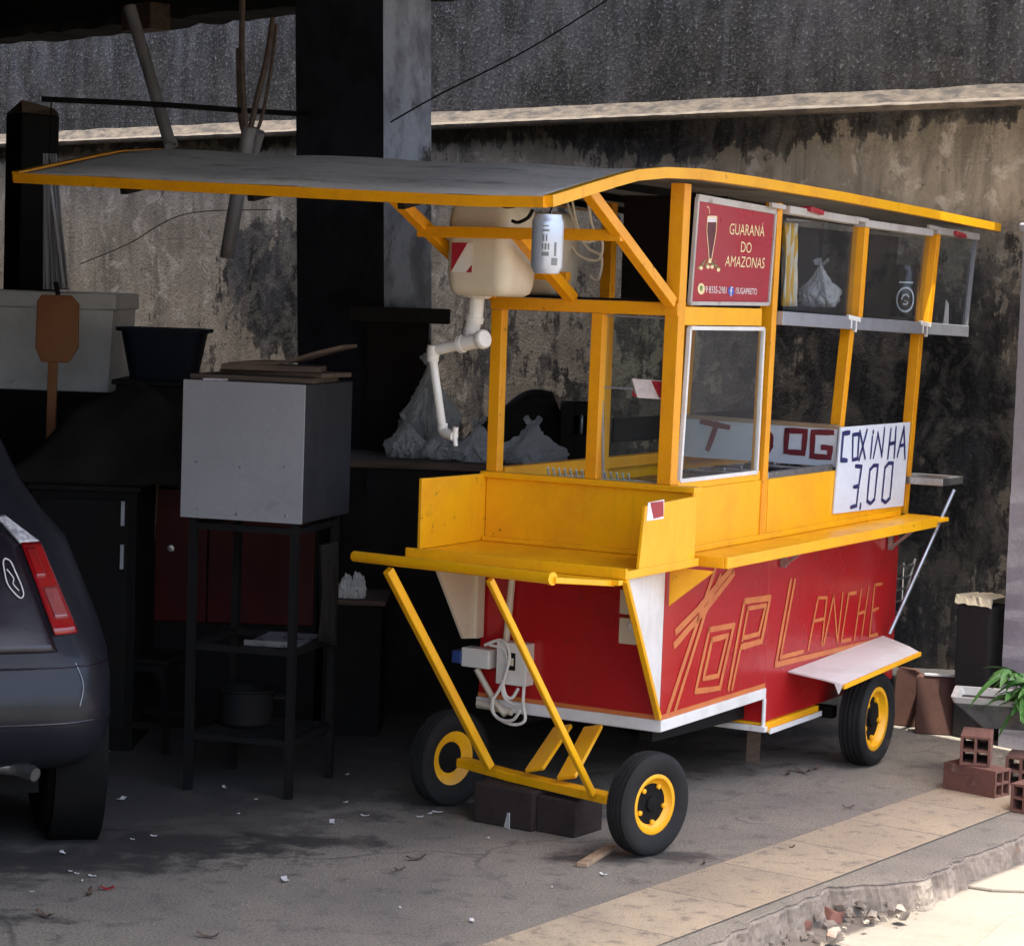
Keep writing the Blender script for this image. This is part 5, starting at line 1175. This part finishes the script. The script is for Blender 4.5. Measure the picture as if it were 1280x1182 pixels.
mb = MB(); mb.tube(bez([(-.0, -.008, .13), (.0, -.02, .14), (0, -.02, .19), (0, -.008, .2)], 4), .007, 8); mb.build('handle', alu, cr2, smooth=True)
t, w_, h_ = cabinet('slab_topped_cabinet', 'tall dark brown cabinet with an overhanging slab top before the pillar', 'cabinet', 458, 536, 396, 10.36, .13, brown_dark, 0)
mb = MB(); mb.span((-.07, -.06, h_ - .0195), (w_ + .09, .12, h_ + .045)); mb.build('slab_top', conc_dark, t, bevel=.005)
t, w_, h_ = cabinet('low_dark_crate', 'low dark wooden crate left of the tow handle with white scraps on top', 'crate', 405, 478, 748, 9.2, .35, blackp, 0, wood)
for k, (u, v, s) in enumerate(((420, 742, .03), (433, 742, .045), (447, 735, .05))):
    p = D(u, 742, 9.25); mb = MB(); crumple(mb, V((0, 0, s * .7)), s, 40 + k, 4, 1.4, (.5, .4, 1)); o = mb.build('white_scrap', paper, loc=(p.x, 9.25, h_ + .001)); tag(o, ['smallest crumpled white scrap on the low dark crate', 'middle crumpled white scrap on the low dark crate', 'largest crumpled white scrap on the low dark crate'][k], 'scrap', 'white scraps on the low crate')

# ================================================================== parked car (rear corner in view)
CH = R(18); car_c = V((-1.885, 6.60, 0))
car = thing('parked_car', 'faded blue grey hatchback with red tail lamp parked nose in at the left edge', 'car', car_c, CH)
levels = [(.30, .13, .755, 3.55, .16), (.36, .03, .80, 3.66, .20), (.45, .0, .822, 3.70, .24), (.56, .012, .825, 3.70, .26), (.64, .05, .82, 3.68, .28), (.72, .085, .80, 3.62, .30), (.80, .125, .77, 3.50, .30), (.88, .165, .74, 3.3, .30),
          (.95, .21, .715, 3.0, .30), (1.02, .26, .655, 2.75, .30), (1.12, .335, .585, 2.55, .30), (1.24, .43, .53, 2.35, .28), (1.36, .55, .49, 2.1, .26), (1.43, .72, .44, 1.9, .24), (1.46, .95, .38, 1.6, .2)]
NC = 14
def contour(lv):                       # from the tail's middle round the right side to the nose, then mirrored
    z, y0, hw, y1, r = lv; r = min(r, hw - .02); out = []
    for k in range(6): out.append(((hw - r) * k / 6, y0 + .03 * (k / 6) ** 2))
    for k in range(NC + 1):
        a = -math.pi / 2 + math.pi / 2 * k / NC; out.append((hw - r + r * math.cos(a), y0 + .03 + r + r * math.sin(a)))
    for k in range(1, 9): out.append((hw, y0 + .03 + r + (y1 - y0 - 2 * r) * k / 9))
    for k in range(7):
        a = math.pi / 2 * k / 6; out.append((hw - r + r * math.cos(a), y1 - r + r * math.sin(a)))
    out.append((0, y1)); return out
def lv_at(z):
    for i in range(len(levels) - 1):
        if levels[i][0] <= z <= levels[i + 1][0]:
            f = (z - levels[i][0]) / (levels[i + 1][0] - levels[i][0]); return tuple(levels[i][j] + (levels[i + 1][j] - levels[i][j]) * f for j in range(5))
    return levels[-1]
def surf(s, z, off=.006):              # s: 0..6 flat tail, 6..20 corner, then side
    c = contour(lv_at(z)); i = int(s); f = s - i; a, b_ = c[i], c[min(i + 1, len(c) - 1)]
    x, y = a[0] + (b_[0] - a[0]) * f, a[1] + (b_[1] - a[1]) * f
    d = V((b_[0] - a[0], b_[1] - a[1], 0)).normalized(); n_ = V((d.y, -d.x, .25)).normalized()
    return V((x, y, z)) + n_ * off
rows = []
for lv in levels:
    c = contour(lv); full = [V((x, y, lv[0])) for x, y in c] + [V((-x, y, lv[0])) for x, y in reversed(c[1:-1])]; rows.append(full + [full[0]])
mb = MB(); mb.grid(rows); L0 = (len(levels) - 1) * len(rows[0]); mb.f.append(tuple(L0 + i for i in range(len(rows[0]) - 1))); mb.f.append(tuple(range(len(rows[0]) - 1)))
mb.build('body', carpaint, car, smooth=True, ang=50)
def patch(s0, s1, z0, z1, name, mat, off=.006, parent=car, ns=10, nz=10, sl=None, sr=None, mirror=False):
    mb = MB(); rows = []
    for j in range(nz + 1):
        z = z0 + (z1 - z0) * j / nz; f = j / nz
        a = sl(f) if sl else s0; b_ = sr(f) if sr else s1
        rows.append([surf(a + (b_ - a) * i / ns, z, off) for i in range(ns + 1)])
    if mirror: rows = [[V((-p.x, p.y, p.z)) for p in r] for r in rows]
    mb.grid(rows); return mb.build(name, mat, parent, smooth=True, solid=.008)
for mir in (False, True):
    patch(0, 0, .655, .99, 'tailgate', cardark, .004, mirror=mir, sl=lambda f: 0, sr=lambda f: 9.6 + .3 * f, nz=16, ns=12)
    patch(0, 0, 1.0, 1.36, 'rear_window', black_gloss, .005, mirror=mir, sl=lambda f: 0, sr=lambda f: 9.5 - 3 * f)
    lamp = patch(0, 0, .70, .955, 'tail_lamp', tail_red, .012, mirror=mir, sl=lambda f: 9.9 + .25 * f, sr=lambda f: 12.4 - .2 * f, nz=14)
    patch(0, 0, .956, 1.03, 'clear_lens', tail_white, .012, lamp, mirror=mir, sl=lambda f: 10.15 - .1 * f, sr=lambda f: 12.2 - 1.3 * f)
    patch(0, 0, .745, .83, 'smoked_lens', tail_pink, .016, lamp, mirror=mir, sl=lambda f: 10.5, sr=lambda f: 11.9)
    patch(0, 0, .86, .94, 'bright_lens', tail_red, .016, lamp, mirror=mir, sl=lambda f: 10.3, sr=lambda f: 11.2)
    mb = MB(); mb.tube(bez([surf(s, .615 - .004 * abs(s - 6) / 6, .001) for s in (0, 4, 8, 12, 15, 18)], 4), .003, 6); 
    if mir: mb.v = [V((-p.x, p.y, p.z)) for p in mb.v]
    mb.build('bumper_seam', cardark, car)
    mb = MB(); mb.tube(bez([surf(s, .455, -.001) for s in (0, 4, 8, 12, 15, 18)], 4), .004, 6)
    if mir: mb.v = [V((-p.x, p.y, p.z)) for p in mb.v]
    mb.build('bumper_seam', cardark, car)
mb = MB(); mb.tube(bez([surf(11.2, .62, .001), surf(11.6, .56, .001), surf(11.0, .50, .001)], 6), .0016, 5); mb.build('scratch', alu, car)
# white outline sticker on the tailgate
mb = MB(); pts = [surf(8.1 + .55 * math.sin(k * .63) * (1 + .2 * math.sin(k * 2)), .86 + .055 * math.cos(k * .63), .011) for k in range(11)]; mb.tube(bez(pts, 4), .0022, 5, caps=False)
mb.tube(bez([surf(7.9, .885, .011), surf(8.15, .86, .011), surf(7.95, .845, .011), surf(8.2, .825, .011)], 5), .0018, 5); mb.build('outline_sticker', printw, car)
for sx in (1, -1):
    for y in (.66, 3.0):
        mb = MB(); mb.lathe([(.20, -.07), (.26, -.085), (.285, -.075), (.298, -.05), (.302, 0), (.298, .045), (.285, .068), (.26, .078), (.19, .07)], (sx * .735, y, .30), (sx, 0, 0), 40); wo = mb.build('wheel', blackp, car, smooth=True)
        mb = MB(); mb.lathe([(.19, .068), (.18, .05), (.06, .04), (.0, .05)], (sx * .735, y, .30), (sx, 0, 0), 30); mb.lathe([(.19, -.069), (.17, -.02), (.05, -.03), (0, -.03)], (sx * .735, y, .30), (sx, 0, 0), 30); mb.build('rim', chrome, wo, smooth=True)
        mb = MB(); mb.lathe([(.315, -.06), (.335, .09), (.345, .095), (.335, -.06)], (sx * .735, y, .31), (sx, 0, 0), 40, True); mb.build('wheel_arch', blackp, car, smooth=True)
mb = MB(); mb.span((-.66, .3, .20), (.62, 3.3, .299)); mb.build('underbody', blackp, car)
ep = D(44, 968, 6.86); el = Rz(-CH) @ (ep - car_c)
mb = MB(); mb.tube(bez([el, el + V((-.05, .05, .012)), el + V((-.16, .1, .02)), el + V((-.3, .3, .03))], 5), .024, 16, caps=False); mb.tube(bez([el, el + V((-.05, .05, .012)), el + V((-.16, .1, .02))], 5), .020, 16, caps=True); mb.build('exhaust_pipe', chrome, car, smooth=True, fix=False)
mb = MB(); mb.lathe([(0, -.2), (.06, -.2), (.07, -.19), (.07, .19), (.06, .2), (0, .2)], el + V((-.24, .22, .03)), (1, .15, 0), 24); mb.build('muffler', chrome, car, smooth=True)

# ================================================================== right side: bricks, planter, plant, slabs
def hollow_brick(loc, rz, label, L=.19, a=.118, rot=(0, 0)):
    t = MB(); w_ = .010; h = a
    for x in (0, (a - w_) / 2, a - w_): t.span((x, 0, 0), (x + w_, L, h))
    for z in (0, (h - w_) / 2, h - w_):
        for x in (0, (a - w_) / 2): t.span((x + w_ + .0002, .001, z + .0005 if z else .0005), (x + (a - w_) / 2 - .0002, L - .001, z + w_ - (.0005 if z > .1 else 0)))
    o = t.build('hollow_brick', terracotta, loc=loc, bevel=.0012); o.rotation_euler = (rot[0], rot[1], rz); return tag(o, label, 'brick', 'hollow clay bricks by the plant')
br0 = G(1243, 999); 
d1 = G(1178, 986) - br0; r1_ = math.atan2(d1.y, d1.x)
hollow_brick(br0 + V((0, 0, .001)), r1_ - math.pi / 2, 'lowest clay brick with its long side to the front, under the four hole brick', L=d1.length, a=.10)
k0 = D(1199, 957, 8.50); k0.z = .102
hollow_brick(k0, R(-14), 'upper clay brick with its four open holes facing the front', a=.108)
hollow_brick(G(1262, 1014) + V((0, 0, .001)), R(-38), 'clay brick on the ground rightmost in the pile with one end hole showing', a=.10)
hollow_brick(G(1252, 985) + V((.02, .05, .001)), R(-20), 'clay brick between the long brick and the rightmost brick', a=.11, L=.15)
# trough planter standing on the bricks
pz0 = .185; pc_ = D(1266, 900, 8.86); pl = thing('planter', 'grey cement trough with pale rim resting on the clay bricks', 'planter', (pc_.x, 8.86, pz0), R(-14))
mb = MB(); rows = []
for z, kx, ky in ((0, .11, .075), (.095, .215, .13), (.118, .225, .14), (.118, .205, .12), (.09, .195, .11)):
    ring = [V((x, y, z)) for x, y in rrect(kx, ky, .012, 3)]; rows.append(ring + [ring[0]])
mb.grid(rows[:2]); mb.f.append(tuple(range(len(rows[0]) - 1))); mb.build('trough', basin, pl)
mb = MB(); mb.grid(rows[1:]); mb.build('rim', basin_rim, pl)
mb = MB(); ring = rows[4][:-1]; mb.add(ring, [tuple(range(len(ring)))]); mb.build('soil', soil, pl)
# plant
pn = thing('leafy_plant', 'green plant with long pointed leaves growing in the trough at the right edge', 'plant', (pc_.x + .05, 8.78, pz0 + .075))
def leaf(mb, base, d, L, wd_, droop, twist=0):
    d = d.normalized(); side = d.cross(V((0, 0, 1))).normalized(); upn = side.cross(d); side = side * math.cos(twist) + upn * math.sin(twist); rows = []
    n_ = 9
    for i in range(n_ + 1):
        f = i / n_; c = base + d * L * f + V((0, 0, -droop * L * f * f)); w_ = wd_ * (math.sin(math.pi * f ** .75) ** .8 if 0 < f < 1 else .02)
        fold = V((0, 0, .22 * w_)); rows.append([c - side * w_ + fold, c - side * w_ * .5 + fold * .35, c, c + side * w_ * .5 + fold * .35, c + side * w_ + fold])
    mb.grid(rows)
rnd = random.Random(21); fo = MB(); sm = MB()
for k in range(14):
    an = rnd.uniform(0, 6.28); hgt = rnd.uniform(-.02, .10) + (.12 if k > 11 else 0); base = V((rnd.uniform(-.05, .06), rnd.uniform(-.05, .05), 0))
    if k < 6: an = R([200, 185, 220, 160, 245, 270][k]); hgt = [.06, .02, .0, .09, .03, .06][k]
    rad = rnd.uniform(.03, .08); tip_ = base + V((math.cos(an) * rad, math.sin(an) * rad, hgt + .03))
    sm.tube(bez([base, base + V((0, 0, hgt * .6)), tip_], 4), .0045, 6)
    for j in range(6):
        a2 = an + R(-75 + 30 * j) + rnd.uniform(-.15, .15); el_ = rnd.uniform(-.1, .45)
        leaf(fo, tip_, V((math.cos(a2), math.sin(a2), el_)), rnd.uniform(.09, .19), rnd.uniform(.014, .024), rnd.uniform(.3, .7), rnd.uniform(-.6, .6))
fo.build('foliage', leafm, pn, smooth=True, ang=180, fix=False); sm.build('stem', stemm, pn, smooth=True)
A = D(1150, 890, 9.93); lsl = MB(); lsl.span((-.12, 0, 0), (.22, .2, .20)); o = lsl.build('low_sill', stub_m, loc=(A.x, 9.93, 0), bevel=.01); o.rotation_euler = (0, 0, R(-4)); tag(o, 'low black masonry sill behind the two clay slabs', 'sill')
# clay slabs leaning on the wall
for k, (u0, u1, v0, vt, dpt, lab) in enumerate(((1114, 1143, 906, 842, 9.84, 'narrow stained clay slab standing before the wall, left of the wider slab'), (1144, 1201, 917, 846, 9.70, 'wide brown clay slab with painted sunlit edge leaning beside the masonry stub'))):
    A, B = G(u0, v0), G(u1, v0 + 3); A.z = B.z = 0; h = .225; mb = MB(); d = (B - A); wd_ = d.length
    mb.prism([(0, 0, 0), (wd_, 0, 0), (wd_, .05, h - .012), (wd_ - .02, .052, h), (.01, .052, h + .004), (0, .05, h - .006)], (0, .035, .006))
    sl_ = thing('clay_slab', lab, 'slab', A + V((0, 0, .002)), math.atan2(d.y, d.x), 'clay slabs by the wall'); mb.build('slab_body', clay_dark, sl_, bevel=.003)
    if k: mb = MB(); mb.beam((.03, .056, h + .012), (wd_ - .03, .056, h + .011), .014, .008); mb.beam((wd_ + .002, .04, h - .08), (wd_ + .002, .052, h - .012), .006, .012); mb.build('painted_sun_edge', basin_rim, sl_)  # pale strips paint sunlight along the slab's top and right edge

# ================================================================== litter and small things on the floor
def flake(u, v, s, mat=paper, name='paper_scrap', label='small white paper scrap lying on the worn floor', cat='litter', grp='paper scraps on the floor', curl=.3, asp=.4):
    p = G(u, v); rr = random.Random(int(u * 7 + v)); mb = MB(); rows = []
    for i in range(6):
        x = -s + 2 * s * i / 5; rows.append([(x, y * s * asp * rr.uniform(.7, 1.1), .002 + curl * s * (x / s) ** 2 * rr.uniform(.3, 1)) for y in (-1, 0, 1)])
    o = mb.grid(rows).build(name, mat, loc=p + V((0, 0, .002)), solid=.0015); o.rotation_euler = (0, 0, rr.uniform(0, 3)); return tag(o, label, cat, grp)
for u, v, s in ((152, 1000, .022), (280, 985, .016), (415, 1029, .022), (356, 1101, .026), (432, 1004, .011), (456, 1020, .014), (547, 1016, .018), (525, 1022, .012), (537, 1018, .012), (590, 1152, .016), (78, 1067, .018), (165, 1050, .008), (192, 1046, .01), (96, 1093, .008), (103, 1102, .007), (115, 1096, .012), (88, 1090, .006), (298, 1018, .006), (500, 1135, .007), (434, 969, .01), (40, 1115, .007), (754, 1094, .012), (722, 1022, .016), (135, 940, .008), (320, 1000, .007), (610, 1048, .009), (690, 1110, .007)):
    flake(u, v, s)
flake(134, 1112, .02, banner_red, 'red_scrap', 'small red scrap on the oil stain in front of the car', 'litter', None, .4, .5)
for u, v, s in ((1003, 966, .04), (985, 968, .03), (1020, 962, .025), (520, 1075, .03), (500, 1088, .02), (56, 1146, .035), (260, 1172, .03), (112, 1118, .03), (990, 1060, .015), (880, 1080, .02), (1060, 1010, .02)):
    flake(u, v, s, wood, 'dry_leaf', 'dry brown leaf bit lying on the worn floor', 'leaf', 'dry leaf bits on the floor', .5, .25)
p = G(630, 1034); fs = thing('folded_scrap', 'folded white card standing by the dark concrete block', 'card', p, R(35))
mb = MB(); mb.prism([(0, 0, .001), (.05, 0, .001), (.045, -.012, .062), (.005, -.010, .05)], (0, .002, 0)); mb.prism([(0, 0, .001), (0, -.03, .001), (.0, -.028, .055), (.003, -.012, .05)], (.002, 0, 0)); mb.build('card', paper, fs)
a_, b_ = G(727, 1084), G(765, 1060); mb = MB(); mb.beam(V((0, 0, .008)), b_ - a_ + V((0, 0, .008)), .035, .014); o = mb.build('wood_strip', wood_pale, loc=a_, bevel=.002); tag(o, 'pale wooden strip lying in front of the front right wheel', 'wood strip')
